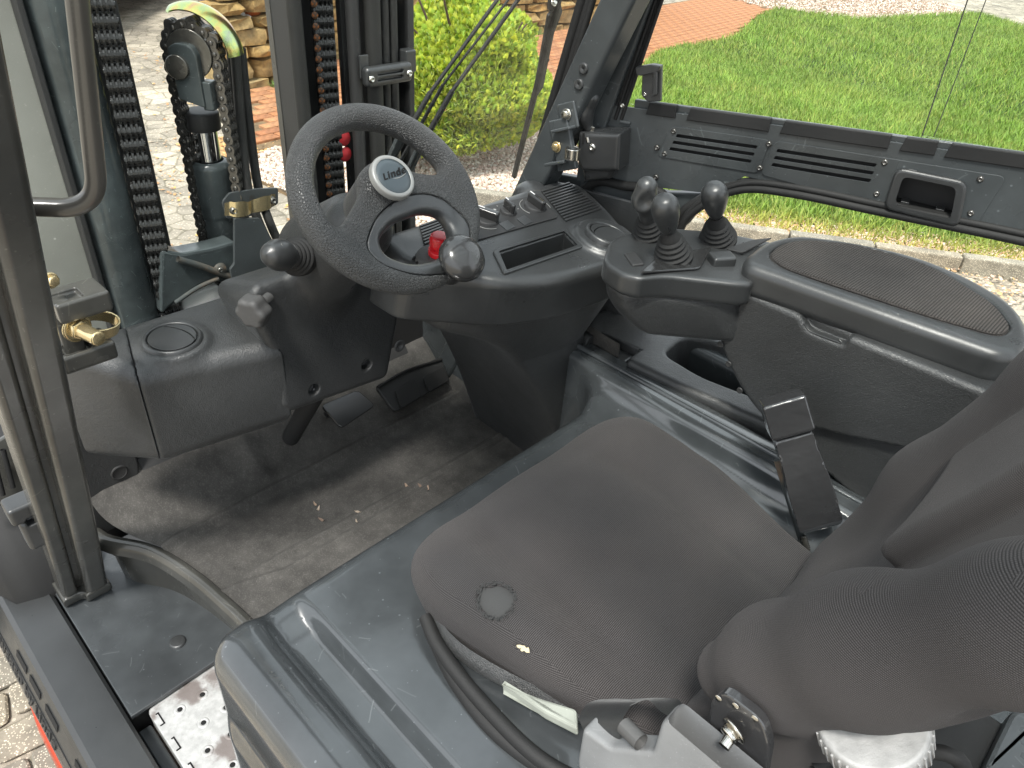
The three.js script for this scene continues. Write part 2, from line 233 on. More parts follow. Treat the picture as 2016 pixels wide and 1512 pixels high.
M.cream = std({ color: lin(0.62, 0.54, 0.36), roughness: 1, bumpMap: rep(tFine, 0.01), bumpScale: 0.0006 });
M.red = phys({ color: lin(0.62, 0.012, 0.02), roughness: 0.35, clearcoat: 0.3 });
M.redmark = std({ color: lin(0.30, 0.01, 0.015), roughness: 0.5 });
M.orange = phys({ color: lin(0.80, 0.060, 0.012), roughness: 0.35, clearcoat: 0.4, clearcoatRoughness: 0.15, map: rep(tPlastic, 0.6) });
M.zinc = std({ color: lin(0.62, 0.60, 0.55), metalness: 1, roughness: 0.34, roughnessMap: rep(tSteelR, 0.05) });
M.brass = std({ color: lin(0.74, 0.60, 0.34), metalness: 0.85, roughness: 0.4, roughnessMap: rep(tSteelR, 0.06) });
const tIri = tex(256, (u, v) => { const t = nA(u, v) * 1.3 + nD(v, u), c = (k) => 0.80 + 0.09 * Math.sin(6.28 * (t + k)); return [c(0.0), c(0.22) * 0.98, c(0.55) * 0.82]; });
M.yellowzinc = std({ color: lin(0.85, 0.80, 0.62), metalness: 1, roughness: 0.36, map: rep(tIri, 0.16), roughnessMap: rep(tSteelR, 0.08) });
M.chrome = std({ color: lin(0.75, 0.76, 0.78), metalness: 1, roughness: 0.08 });
M.chain = std({ color: lin(0.34, 0.325, 0.30), metalness: 0.75, roughness: 0.42, roughnessMap: rep(tSteelR, 0.06), map: rep(tSteel, 0.12) });
M.oilchain = std({ color: lin(0.040, 0.040, 0.039), metalness: 0.5, roughness: 0.33, roughnessMap: rep(tSteelR, 0.05) });
const tRust = tex(256, (u, v) => { const k = sstep(0.42, 0.62, nA(u, v)); return [lerp(0.30, 0.75, k), lerp(0.28, 0.45, k), lerp(0.26, 0.18, k)]; });
M.rustchain = std({ color: lin(0.55, 0.5, 0.5), metalness: 0.2, roughness: 0.6, map: rep(tRust, 0.07) });
M.worn = std({ color: lin(0.30, 0.29, 0.26), metalness: 0.7, roughness: 0.45, map: rep(tSteel, 0.1), roughnessMap: rep(tSteelR, 0.1) });
M.castpaint = phys({ color: lin(0.115, 0.138, 0.142), roughness: 0.42, roughnessMap: rep(tSteelR, 0.3), map: rep(tSteel, 0.35), bumpMap: rep(nTex(), 0.12), bumpScale: 0.001 });
const tMud = tex(512, (u, v) => { const k = sstep(0.4, 0.66, nA(u, v) * 0.6 + nB(v, u) * 0.4); return [lerp(0.24, 0.52, k), lerp(0.26, 0.42, k), lerp(0.26, 0.33, k)]; });
M.muddy = std({ color: lin(0.9, 0.9, 0.9), roughness: 0.7, map: rep(tMud, 0.25), bumpMap: rep(tFine, 0.05), bumpScale: 0.0004 });
M.pale = phys({ color: lin(0.36, 0.37, 0.34), roughness: 0.5, map: rep(tPlastic, 0.8) });
const tAlu = tex(512, (u, v) => { const m = nB(u, v), f = nC(v, u), k = 0.86 + 0.2 * (f - 0.5), b = sstep(0.52, 0.66, m * 0.7 + nA(u, v) * 0.3); return [lerp(k, 0.50, b * 0.75), lerp(k, 0.45, b * 0.75), lerp(k * 0.99, 0.43, b * 0.75)]; });
M.alu = std({ color: lin(0.60, 0.60, 0.60), metalness: 0.25, roughness: 0.45, map: rep(tAlu, 0.16), bumpMap: rep(tFine, 0.03), bumpScale: 0.0005 });
M.hole = std({ color: lin(0.004, 0.004, 0.004), roughness: 0.9 });
M.glass = phys({ color: lin(0.97, 0.98, 0.97), roughness: 0.0, transmission: 1, thickness: 0, ior: 1.16 });
M.badge = phys({ color: lin(0.050, 0.066, 0.075), roughness: 0.4, clearcoat: 0.25, clearcoatRoughness: 0.2 });
M.badgering = std({ color: lin(0.30, 0.30, 0.285), metalness: 0.3, roughness: 0.4 });
M.white = std({ color: lin(0.75, 0.75, 0.73), roughness: 0.6 });
M.palegreen = std({ color: lin(0.50, 0.53, 0.47), roughness: 0.5, map: rep(tPlastic, 0.2) });
// ================================================================ the truck's body
{
  const t = group('forklift_chassis', 'dark grey forklift body with entry sill, white perforated step and orange lower edge', 'forklift');
  const sillCurve = [[0.212, -1.465], [0.236, -1.39], [0.285, -1.267], [0.319, -1.15], [0.337, -1.047], [0.347, -0.95], [0.35, -0.70]];
  const sc = curve(sillCurve, 24).map((p) => [p[0], 0.405, p[1]]);
  part('sill_plate', prism([[0.102, 0.405, -1.70], [0.102, 0.405, -1.032], [0.132, 0.405, -1.032], [0.355, 0.405, -1.038], [0.375, 0.405, -1.045], ...sc.filter((p) => p[2] < -1.04).reverse().map((p) => [p[0] + 0.03, 0.405, p[2]]), [0.3, 0.405, -1.70]].reverse().map((p) => [p[0], 0.395, p[2]]), [0, 0.01, 0], 0.002), M.steel, t, 'worn blue-grey steel entry sill with scuffs');
  part('sill_strip', rbox([0.115, 0.335, -0.73], [0.026, 0.03, 0.60], 0.004), M.steel, t);
  // curved rim between the sill and the cab floor
  const rim = curve([[0.218, -1.385], [0.228, -1.345], [0.283, -1.257], [0.319, -1.122], [0.333, -1.016], [0.340, -0.945], [0.344, -0.72]], 40);
  const prof = [[-0.020, 0.404], [-0.016, 0.45], [-0.011, 0.55], [-0.008, 0.574], [-0.002, 0.583], [0.006, 0.586], [0.014, 0.583], [0.02, 0.572], [0.022, 0.55]];
  const tg = rim.map((p, i) => { const a = rim[Math.max(0, i - 1)], b = rim[Math.min(rim.length - 1, i + 1)], l = Math.hypot(b[0] - a[0], b[1] - a[1]); return [-(b[1] - a[1]) / l, (b[0] - a[0]) / l]; });
  part('sill_rim', grid((u, v) => { const i = Math.round(u * 40), q = v * (prof.length - 1), k = Math.min(prof.length - 2, Math.floor(q)), f = q - k, o = lerp(prof[k][0], prof[k + 1][0], f), y = lerp(prof[k][1], prof[k + 1][1], f); return [rim[i][0] - tg[i][0] * -o, y, rim[i][1] - tg[i][1] * -o, u * 0.7, v * 0.15]; }, 40, 32), M.post, t, 'curved black rim along the floor edge', true);
  // white perforated step
  const st = part('step_plate', [prism(roundPoly([[0.131, 0.381, -1.040], [0.131, 0.381, -0.42], [0.37, 0.381, -0.42], [0.37, 0.381, -1.045]].reverse(), [0.01, 0.01, 0.01, 0.02]), [0, 0.008, 0], 0.003), prism([[0.133, 0.383, -1.032], [0.133, 0.383, -0.42], [0.128, 0.33, -0.42], [0.128, 0.33, -1.032]], [0.006, 0, 0], 0.001)], M.alu, t, 'white perforated metal step with scuffs');
  const rh = rng(4);
  for (let i = 0; i < 7; i++) for (let j = 0; j < 3; j++) { const x = 0.180 + j * 0.048 + (i % 2) * 0.021, z = -0.992 + i * 0.058; part('hole', [lathe([[0.0045, -0.001], [0.0050, 0.0008], [0.0085, 0.0022], [0.011, 0.0006], [0.0125, -0.001]], [x, 0.389, z], [0, 1, 0], 16), ], M.alu, st); part('hole_opening', lathe([[0, 0.0014], [0.0052, 0.0014], [0.0052, -0.001]], [x, 0.389, z], [0, 1, 0], 14), M.hole, st); }
  for (let i = 0; i < 7; i++) { const z = -1.0 + i * 0.069; part('slot', [rbox([0.145, 0.3895, z], [0.003, 0.0016, 0.032], 0.0005), rbox([0.1405, 0.3895, z + 0.0145], [0.008, 0.0016, 0.003], 0.0005), rbox([0.1425, 0.3895, z - 0.0145], [0.005, 0.0016, 0.003], 0.0005)], M.hole, st); }
  // black plastic side cover along the entry, with lettering on its outer face
  const outer = [[0.002, 0.455], [0.000, 0.462], [0.006, 0.474], [0.016, 0.478], [0.085, 0.474], [0.092, 0.470], [0.0935, 0.44]];
  const cov = part('side_cover', [prism([[-0.034, 0.235, 0], [-0.030, 0.305, 0], [-0.003, 0.391, 0], [0.004, 0.407, 0], [0.014, 0.414, 0], [0.091, 0.411, 0], [0.0975, 0.403, 0], [0.0975, 0.235, 0]].map((p) => [p[0], p[1], -1.66]), [0, 0, 1.3], 0.001)], M.smooth, t, 'black plastic side cover with raised lettering');
  for (const [z0, z1] of [[-1.36, -1.30], [-1.28, -1.22], [-1.19, -1.125], [-1.035, -0.985], [-0.93, -0.885]]) part('slot', [plate([[-0.0120, 0.365, z0], [-0.0065, 0.3825, z0], [-0.0065, 0.3825, z1], [-0.0120, 0.365, z1]], 0.002, 0.0005, [-1, 0.3, 0])], M.hole, cov);
  part('cover_groove', rbox([-0.0200, 0.337, -1.0], [0.003, 0.004, 1.2], 0.0008), M.hole, cov);
  // orange counter edge of the frame below
  part('frame_edge', nets((x, y, z) => smax(sdExt(sdPoly([[-0.056, 0.03], [-0.048, 0.20], [-0.042, 0.232], [-0.02, 0.248], [0.08, 0.257], [0.08, 0.04]])(x, y), Math.abs(z + 0.70) - 0.72, 0.02), -(x + 0.066 - 0.25 * Math.max(0, -1.28 - z) ), 0.05), [-0.16, 0.0, -1.46], [0.12, 0.30, 0.05], 0.008), M.orange, t, 'orange painted lower frame edge');
  part('frame_block', [rbox([0.23, 0.14, -0.15], [0.24, 0.16, 1.6], 0.02), rbox([0.67, 0.32, -0.35], [0.58, 0.42, 1.7], 0.02)], M.dark, t);
  part('orange_corner', rbox([0.30, 0.36, -0.34], [0.235, 0.26, 0.60], 0.03), M.orange, t);
  part('sub_floor', [rbox([0.60, 0.335, -1.38], [1.0, 0.07, 0.66], 0.004)], M.dark, t);
  part('plug', lathe([[0, 0.006], [0.013, 0.006], [0.0165, 0.004], [0.0175, 0]], [0.2444,0.405,-1.1309], [0, 1, 0], 28), M.smooth, t, 'round black plug in the sill');
  // walls round the footwell
  part('front_bulkhead', [prism([[0.19, 0.50, -1.405], [1.30, 0.50, -1.405], [1.30, 0.99, -1.405], [0.19, 0.99, -1.405]].reverse(), [0, 0, -0.012], 0.001), prism([[0.34, 0.575, -1.40], [0.34, 0.575, -1.30], [0.34, 0.70, -1.40]], [0.75, 0, 0], 0.001)], M.dark, t);
  part('left_kick_panel', [prism(roundPoly([[0.205, 0.56, -1.392], [0.205, 0.92, -1.392], [0.33, 0.92, -1.385], [0.335, 0.70, -1.385], [0.30, 0.56, -1.39]].reverse(), 0.02), [0, 0, 0.01], 0.003)], M.plastic, t);
  part('kick_panel_hole', lathe([[0, 0.0012], [0.013, 0.0012], [0.014, 0.003], [0.0165, 0.0035], [0.019, 0]], [0.2938,0.7025,-1.381], [0, 0, 1], 24), M.dark, t);
  part('footwell_wall', grid((u, v) => { const z = lerp(-1.42, -0.72, u), y = lerp(0.56, 1.02, v); return [1.163 - 0.03 * sstep(0.6, 1, u) + 0.01 * Math.sin(v * 3) - 0.02 * Math.pow(1 - v, 6), y, z, z, y]; }, 24, 16), M.mat, t, 'dusty dark inner wall beside the pedals', true);
  const plug = part('footwell_plug', lathe([[0, 0.003], [0.009, 0.003], [0.010, 0.007], [0.016, 0.007], [0.019, 0.004], [0.020, 0]], [1.16,0.6053,-1.1773], [-1, 0, 0], 28), M.smooth, t);
  // right side below the door and the rear
  part('right_frame', [rbox([1.335, 0.55, -0.40], [0.05, 0.86, 2.0], 0.02), rbox([1.25, 0.60, -1.2], [0.18, 0.75, 0.45], 0.03)], M.paint, t);
  part('counterweight', nets((x, y, z) => sdMM(x, y, z, [0.06, 0.2, 0.62], [1.29, 1.12, 1.55], 0.12), [0, 0.1, 0.55], [1.35, 1.2, 1.62], 0.04), M.paint, t);
  part('rear_bulkhead', rbox([0.67, 0.86, 0.58], [1.2, 0.6, 0.06], 0.02), M.paint, t);
  for (const [x, z] of [[0.12, -1.75], [1.22, -1.75], [0.15, 1.0], [1.19, 1.0]]) { const w = part('wheel', lathe([[0.10, -0.10], [0.26, -0.11], [0.31, -0.09], [0.325, -0.04], [0.325, 0.04], [0.31, 0.09], [0.26, 0.11], [0.10, 0.10]], [x, 0.325, z], [1, 0, 0], 40), M.rubber, t); part('rim', lathe([[0, 0.05], [0.08, 0.05], [0.10, 0.105], [0.17, 0.11], [0.175, 0.0], [0.17, -0.11], [0.10, -0.105], [0, -0.05]], [x, 0.325, z], [1, 0, 0], 32), M.orange, w); }
}
// raised letters on the outer face of the side cover
const FONT = await new FontLoader().loadAsync('fonts/droid/droid_sans_bold.typeface.json');
{
  const cover = scene.getObjectByName('forklift_chassis').getObjectByName('side_cover');
  const g = new TextGeometry('POWERED by Linde', { font: FONT, size: 0.024, depth: 0.003, curveSegments: 3, bevelEnabled: false });
  g.computeBoundingBox(); const w = g.boundingBox.max.x; g.scale(0.40 / w, 1, 1);
  // the text runs backwards along the truck's left side: its baseline follows +z, its up is +y, it faces -x
  g.applyMatrix4(new THREE.Matrix4().makeBasis(new THREE.Vector3(0, 0, 1), new THREE.Vector3(0.2995, 0.954, 0), new THREE.Vector3(-0.954, 0.2995, 0))); g.translate(-0.0288, 0.3085, -1.53);
  part('lettering', g, M.dark, cover);
}

// ---------------------------------------------------------------- engine hood under the seat
{
  const t = group('engine_hood', 'blue-grey steel engine hood carrying the driver seat', 'engine hood');
  const f = (x, y, z) => {
    const fr = sstep(-0.70, -0.60, z), h = 0.928 + 0.014 * sstep(0.275, 0.235, x) - 0.024 * fr * sstep(0.252, 0.272, x) * sstep(0.326, 0.306, x);
    const w = 0.040 + 0.012 * sstep(0.35, 0.2, x);
    let d = smax(sdMM(x, y, z, [0.176, 0.45, -0.703], [1.06, 1.2, 0.56], 0.045), (y - h) * 0.92, Math.max(0.012, w * (1 - 0.65 * sstep(0.22, 0.26, x) * fr)));
    const side = sdMM(x, y, z, [0.169, 0.44, -0.675], [0.26, 0.79, 0.56], 0.04); d = smin(d, side, 0.025);
    const led = sdMM(x, y, z, [1.066, 0.60, -0.815], [1.145, 0.985, 0.56], 0.012);
    return smin(d, led, 0.09);
  };
  part('hood_shell', nets(f, [0.14, 0.46, -0.88], [1.18, 1.02, 0.20], 0.0075), M.steelgloss, t);
  part('hood_ledge', tube([[1.098, 0.989, -0.80], [1.100, 0.989, -0.5], [1.102, 0.989, 0.2]], 0.006, 20, 10), M.steelgloss, t);
}
// ---------------------------------------------------------------- floor mat and what lies on it
{
  const left = curve([[0.224, -1.40], [0.232, -1.345], [0.288, -1.257], [0.324, -1.122], [0.339, -1.016], [0.347, -0.945], [0.352, -0.66]], 60);
  const xl = (z) => { for (let i = 1; i < left.length; i++) if (left[i][1] >= z) { const a = left[i - 1], b = left[i]; return lerp(a[0], b[0], (z - a[1]) / (b[1] - a[1] || 1)); } return 0.35; };
  const wob = vnoise(12, 77), wob2 = vnoise(40, 78);
  const H = (x, z) => {
    let y = 0.58;
    y += 0.012 * sstep(-1.215, -1.245, z) + 0.10 * sstep(-1.26, -1.42, z);          // toe board behind the first fold
    y += 0.011 * Math.exp(-(((z + 1.232) / 0.007) ** 2));
    y += 0.010 * Math.exp(-(((z + 1.038 + 0.012 * Math.sin(x * 5)) / 0.008) ** 2)) * sstep(0.36, 0.46, x);   // second long fold
    y += 0.008 * Math.exp(-(((z + 1.005 + 0.35 * Math.max(0, 0.46 - x)) / 0.008) ** 2));
    y += 0.014 * Math.exp(-(((x - 0.562 - 0.05 * (z + 1.32)) / 0.022) ** 2)) * sstep(-1.255, -1.28, z) * sstep(-1.40, -1.37, z);  // raised boss
    const r = Math.hypot(x - 0.392, z + 1.085); y += 0.002 * Math.exp(-(((r - 0.014) / 0.004) ** 2));
    y -= 0.004 * Math.exp(-((Math.hypot(x - 0.47, z + 1.11) / 0.012) ** 2));
    y += 0.004 * (wob(x, z + 2) - 0.5) + 0.0016 * (wob2(x, z + 2) - 0.5);
    y -= 0.02 * sstep(0.03, 0, x - xl(z)) * 0.3;
    return y;
  };
  single('floor_mat', grid((u, v) => { const z = lerp(-1.415, -0.66, v), a = xl(z) - 0.004, x = lerp(a, 1.168, u); return [x, H(x, z), z]; }, 200, 170), M.mat, 'dusty black rubber floor mat in the footwell', 'floor mat', null, true);
  const r = rng(31), leafM = [lin(0.26, 0.19, 0.14), lin(0.34, 0.28, 0.22), lin(0.18, 0.13, 0.10)].map((c) => std({ color: c, roughness: 0.9 }));
  const spots = [[0.8047,0.586,-1.0347], [0.6068,0.586,-1.1144], [0.5949,0.586,-1.0821], [0.6107,0.586,-1.1329], [0.666,0.586,-1.0404], [0.8295,0.586,-1.0129], [0.8379,0.586,-0.9962], [0.6494,0.586,-1.0232]];
  spots.forEach((p, i) => {
    const L = 0.010 + 0.010 * r(), W = 0.004 + 0.004 * r(), a = r() * 6.28, bend = 0.004 + 0.004 * r();
    const g = grid((u, v) => { const s = (u - 0.5) * L, w = (v - 0.5) * W * Math.sin(Math.PI * clamp(u * 0.94 + 0.03)), y = bend * (4 * (u - 0.5) ** 2) + 0.0015 * Math.sin(u * 9 + i) + 0.001 * Math.abs(v - 0.5); return [s, y, w]; }, 10, 4);
    g.rotateY(a); g.translate(p[0], H(p[0], p[2]) + 0.001, p[2]);
    const o = single('leaf_scrap', g, leafM[i % 3], 'small dry leaf scrap lying on the floor mat', 'leaf', 'dry leaf scraps on the floor mat', true);
    o.material.side = THREE.DoubleSide;
  });
  // pedals
  const ac = group('accelerator_pedal', 'wide black double pedal plate with moulded rubber face', 'pedal');
  const A = [[0.9079,0.6873,-1.3], [1.156,0.6545,-1.33], [1.143,0.6109,-1.27], [0.9208,0.6251,-1.24]];
  part('plate', plate(roundPoly(A, 0.018), 0.012, 0.003), M.dark, ac);
  const n = [0, 0.016, 0.012], mid = (i, j, k) => [0, 1, 2].map((c) => lerp(A[i][c], A[j][c], k));
  part('rubber_rib', [tube([mid(0, 3, 0.1), mid(0, 1, 0.45), mid(1, 2, 0.15)].map((p) => addv(p, n)), 0.0035, 16, 8), prism(roundPoly([mid(3, 2, 0.1), mid(3, 2, 0.42), addv(mid(3, 2, 0.42), [0.004, 0.035, -0.035]), addv(mid(3, 2, 0.1), [0.006, 0.035, -0.035])].map((p) => addv(p, n)), 0.006), [0, 0.004, 0.004], 0.001), prism(roundPoly([mid(3, 2, 0.58), mid(3, 2, 0.92), addv(mid(3, 2, 0.92), [0.004, 0.03, -0.03]), addv(mid(3, 2, 0.58), [0.004, 0.03, -0.03])].map((p) => addv(p, n)), 0.006), [0, 0.004, 0.004], 0.001)], M.rubber, ac);
  const br = group('brake_pedal', 'black rounded brake pedal plate under the steering column', 'pedal');
  part('plate', plate(roundPoly([[0.7352,0.7218,-1.28], [0.8458,0.7062,-1.29], [0.8675,0.679,-1.24], [0.7489,0.6719,-1.225]], 0.014), 0.008, 0.002), M.knobgloss, br);
  part('arm', cyl([0.80, 0.60, -1.37], [0.7683,0.6912,-1.29], 0.01), M.dark, br);
}
// ================================================================ dashboard
const DN = [0, 0.98585, 0.16759];   // normal of the sloping instrument top
const DU = [0.9954, 0.0163, -0.0958], DV = [0.0958, 0.1672, -0.9812];   // its long and short directions (the dash is set slightly askew)
function rotaryVent(parent, at, n, r, turn) { // round air outlet: ring, rotating disc, louvre flap
  const N = V3(n).normalize(), q = Q(UP, N), put = (g) => { g.applyQuaternion(q); g.translate(...at); return g; };
  const ring = part('air_vent', put(lathe([[r * 1.10, -0.006], [r * 1.06, 0.002], [r * 0.99, 0.0055], [r * 0.93, 0.0055], [r * 0.885, 0.003], [r * 0.875, -0.004]], [0, 0, 0], [0, 1, 0], 48)), M.smooth, parent);
  const disc = (a0, a1, off, y) => { const s = []; for (let k = 0; k <= 24; k++) { const a = lerp(a0, a1, k / 24); s.push([Math.cos(a) * r * 0.85, y, Math.sin(a) * r * 0.85]); } return s; };
  const rd = new THREE.CylinderGeometry(r * 0.872, r * 0.872, 0.004, 48); rd.translate(0, -0.004, 0); part('disc', put(rd), M.hole, ring);
  const flap = (sgn) => { const pts = []; for (let k = 0; k <= 20; k++) { const a = turn + (sgn > 0 ? lerp(-1.2, 1.2, k / 20) : lerp(Math.PI - 1.85, Math.PI + 1.85, k / 20)); pts.push([Math.cos(a) * r * 0.835, Math.sin(a) * r * 0.835]); }
    const arc = []; for (let k = 0; k <= 12; k++) { const w = lerp(1, -1, k / 12), b = 0.33 * r + 0.20 * r * (1 - w * w); const ex = Math.cos(turn), ey = Math.sin(turn), L = sgn > 0 ? w : -w; const off = sgn > 0 ? b + 0.028 * r : b - 0.028 * r; arc.push([ex * off - ey * L * r * 0.77, ey * off + ex * L * r * 0.77]); }
    const poly = [...pts, ...arc].map((p) => [p[0], 0, -p[1]]); return put(prism(poly, [0, 0.0045, 0], 0.0008)); };
  const fl = part('flap', flap(1), M.smooth, ring); part('flap', flap(-1), M.smooth, ring);
  return ring;
}
{
  const t = group('dashboard', 'black grained plastic dashboard with two round air vents, heater knobs and open radio slot', 'dashboard');
  // left wing
  const polyL = sdPoly([[0.322, -1.150], [0.562, -1.092], [0.60, -1.305], [0.232, -1.312]]);
  const wing = (x, y, z) => sdExt(polyL(x, z), Math.max(0.868 + 0.28 * (z + 1.15) - 0.03 * (x - 0.32) - y, y - 1.074 + 0.10 * (z + 1.15)) * 0.96, 0.028);
  const seam = (x, z) => (x - 0.317) * 0.982 - (z + 1.15) * -0.02 - 0.0 + (z + 1.15) * 0.28;   // plane between end cap and main moulding
  const V0 = [0.4069,1.088,-1.2014];
  const boss = (x, y, z) => sdCap(x, y, z, [V0[0], V0[1] - 0.06, V0[2]], [V0[0], V0[1] - 0.008, V0[2]], 0.058, 0.054);
  part('left_wing', nets((x, y, z) => smax(smin(wing(x, y, z), sdExt(Math.hypot(x - V0[0], z - V0[2]) - 0.060, Math.abs(y - V0[1] + 0.02) - 0.017, 0.006), 0.02), -seam(x, z) + 0.0006, 0.002), [0.22, 0.82, -1.36], [0.64, 1.14, -1.05], 0.0055), M.plastic, t);
  part('end_cap', nets((x, y, z) => smax(wing(x, y, z) - 0.0008, seam(x, z) + 0.0006, 0.002), [0.22, 0.82, -1.36], [0.42, 1.14, -1.05], 0.0055), M.plastic, t);
  rotaryVent(t, [V0[0], V0[1] + 0.001, V0[2]], [0, 1, 0.06], 0.049, 0.35);
  // right body with sloping top
  const polyR = sdPoly(roundPoly([[0.70, -0.985], [0.70, -0.90], [0.755, -0.84], [0.82, -0.768], [0.90, -0.729], [0.98, -0.712], [1.07, -0.698], [1.135, -0.712], [1.195, -0.83], [1.225, -0.95], [1.18, -0.985]], [0.01, 0.02, 0.04, 0.04, 0.04, 0.04, 0.04, 0.04, 0.06, 0.05, 0.03]));
  const top = (y, z) => ((y - 1.255) + (z + 0.78) * 0.17) * 0.98585;
  const S = [[0.861,1.2665,-0.8474], [1.0453,1.264,-0.8327], [1.0305,1.2534,-0.7708], [0.8274,1.2555,-0.7827]];
  const slotP = sdPoly(roundPoly(S.map((p) => [p[0], p[2]]), 0.008)), slotIn = (x, z) => slotP(x, z) + 0.010;
  const VR = [1.0927,1.2531,-0.7691];
  const body = (x, y, z) => {
    let d = smax(sdExt(polyR(x, z + 0.25 * Math.max(0, 1.235 - y)), 1.150 - y, 0.006), top(y, z), 0.022);
    d = smin(d, sdExt(Math.hypot(x - VR[0], z - VR[2]) - 0.058, Math.abs(top(y, z) - 0.004) - 0.006, 0.004), 0.018);   // swelling under the vent
    d = Math.max(d, -Math.max(slotIn(x, z), -0.075 - top(y, z)));                                            // open radio slot
    return d;
  };
  part('right_body', nets(body, [0.66, 1.12, -1.01], [1.26, 1.31, -0.66], 0.0055), M.smooth, t);
  part('slot_frame', prism(roundPoly(S.map((p) => addv(p, DN, -0.003)), 0.010).map((p) => p), DN.map((k) => k * 0.007), 0.0025, [roundPoly(S.map((p, i) => { const c = [0, 1, 2].map((k) => (S[0][k] + S[1][k] + S[2][k] + S[3][k]) / 4); return [0, 1, 2].map((k) => lerp(p[k], c[k], 0) + (c[k] - p[k]) * (k === 1 ? 0.12 : k === 0 ? 0.085 : 0.17) - DN[k] * 0.003); }), 0.006)]), M.smooth, t, 'raised frame round the empty radio slot');
  // lower front apron with the arch, and the leg down to the floor at the right
  const apr = (x, y, z) => {
    const prof = sdPoly(roundPoly([[0.772, -1.06], [0.772, -0.86], [0.83, -0.79], [0.90, -0.752], [0.98, -0.732], [1.07, -0.718], [1.135, -0.732], [1.195, -0.85], [1.21, -0.95], [1.21, -1.06]], [0.01, 0.03, 0.04, 0.04, 0.04, 0.04, 0.04, 0.04, 0.04, 0.01]));
    let d = sdExt(prof(x, z + 0.45 * Math.min(Math.max(0, 1.18 - y), 0.17)), Math.abs(y - 0.86) - 0.335, 0.02);
    const k = Math.max(0, (x - 0.78) / 0.27), yb = 1.105 - 0.33 * k * k;
    const hole = Math.max(y - yb, x - 1.145); d = smax(d, -hole * 0.75, 0.018);
    return d;
  };
  part('front_apron', nets(apr, [0.74, 0.52, -1.20], [1.24, 1.22, -0.70], 0.0065), M.plastic, t);
  part('apron_screw', [lathe([[0, -0.002], [0.004, -0.002], [0.006, 0.001], [0.010, 0.002], [0.012, 0]], [0.6945,1.1043,-0.905], [0, 0.1, 1], 18)], M.dark, t);
  // heater panel with three knobs
  const C4 = [[0.8821,1.2875,-0.9714], [1.0973,1.284,-0.9508], [1.0622,1.27,-0.8685], [0.8547,1.2729,-0.885]];
  const panel = part('heater_panel', prism(roundPoly(C4.map((p) => addv(p, DN, 0.0005)), 0.004), DN.map((k) => k * 0.0025), 0.0008), M.dark, t, 'flat dark heater control panel with white markings');
  const up = DN, knobs = [[[0.9226,1.2798,-0.9259], 0.027, -0.35, 1], [[0.9821,1.2802,-0.9283], 0.0195, 0.25, 0], [[1.047,1.2783,-0.9172], 0.027, 0.15, 1]];
  for (const [c, r, a, ringed] of knobs) {
    const at = addv(c, DN, 0.003), q = new THREE.Matrix4().makeBasis(V3(DU), V3(DN), V3(DU).cross(V3(DN)));
    const put = (g) => { g.rotateY(-a); g.applyMatrix4(q); g.translate(...at); return g; };
    const k = part('knob', put(lathe([[0, 0.006], [r * 0.72, 0.006], [r * 0.80, 0.004], [r * 0.86, 0.0]], [0, 0, 0], [0, 1, 0], 32)), M.dark, panel);
    part('grip', put(nets((x, y, z) => smax(sdBox(x, y, z, [0, 0.010, 0], [r * 0.26, 0.013, r * 0.88], 0.004), Math.hypot(x, z) - r * 0.86, 0.006), [-r, -0.006, -r], [r, 0.028, r], 0.0016)), M.knobgloss, panel);
    part('pointer', put(rbox([0, 0.0235, -r * 0.55], [0.0022, 0.001, r * 0.5], 0.0004)), M.white, panel);
    const marks = []; if (ringed) { const mk = (x0, x1) => { const p = []; for (let i = 0; i <= 14; i++) { const b = lerp(x0, x1, i / 14); p.push([Math.sin(b) * r * 1.16, 0.0005, -Math.cos(b) * r * 1.16]); } return tube(p, 0.0007, 20, 6); }; marks.push(put(mk(-2.2 + a, -0.35 + a)), put(mk(0.25 + a, 2.0 + a))); }
    else for (let i = -2; i <= 2; i++) { const b = i * 0.6 + a; marks.push(put(rbox([Math.sin(b) * r * 1.35, 0.0004, -Math.cos(b) * r * 1.35], i === -2 ? [0.005, 0.0006, 0.005] : [0.0018, 0.0006, 0.003], 0.0002, [0, -b, 0]))); }
    part('marking', marks, M.badgering, panel);
  }
  for (const c of [[0.9449,1.2743,-0.8933], [0.9893,1.2738,-0.8906]]) { const q = (u, v) => addv(addv(addv(c, DU, u), DV, v), DN, 0.0032); const s = 0.0125; part('blank_button', [prism([q(-s, -s), q(s, -s), q(s, s), q(-s, s)], DN.map((k) => k * 0.0009), 0.0003), ], M.smooth, panel); }
  // cooling louvres: one fin for each
  const L0 = [1.1066,1.2848,-0.9553], L1 = [1.1927,1.2845,-0.9538], L2 = [1.1748,1.2671,-0.8509], L3 = [1.0672,1.2675,-0.8538];
  part('louvre_well', prism([L0, L1, L2, L3].map((p) => addv(p, DN, -0.001)), DN.map((k) => k * 0.0025), 0.0005), M.hole, t);
  for (let i = 0; i <= 12; i++) { const k = i / 12, a = [0, 1, 2].map((c) => lerp(L0[c], L3[c], k)), b = [0, 1, 2].map((c) => lerp(L1[c], L2[c], k)); part('louvre', beam(addv(a, DN, 0.002), addv(b, DN, 0.002), DN, 0.0045, 0.0045, 0.001, 1), M.smooth, t); }
  const K0 = [0.7941,1.2869,-0.9676], K1 = [0.8664,1.2872,-0.9694], K2 = [0.8445,1.2803,-0.929], K3 = [0.7657,1.2789,-0.9207];
  part('louvre_well', prism([K0, K1, K2, K3].map((p) => addv(p, DN, -0.001)), DN.map((k) => k * 0.0025), 0.0005), M.hole, t);
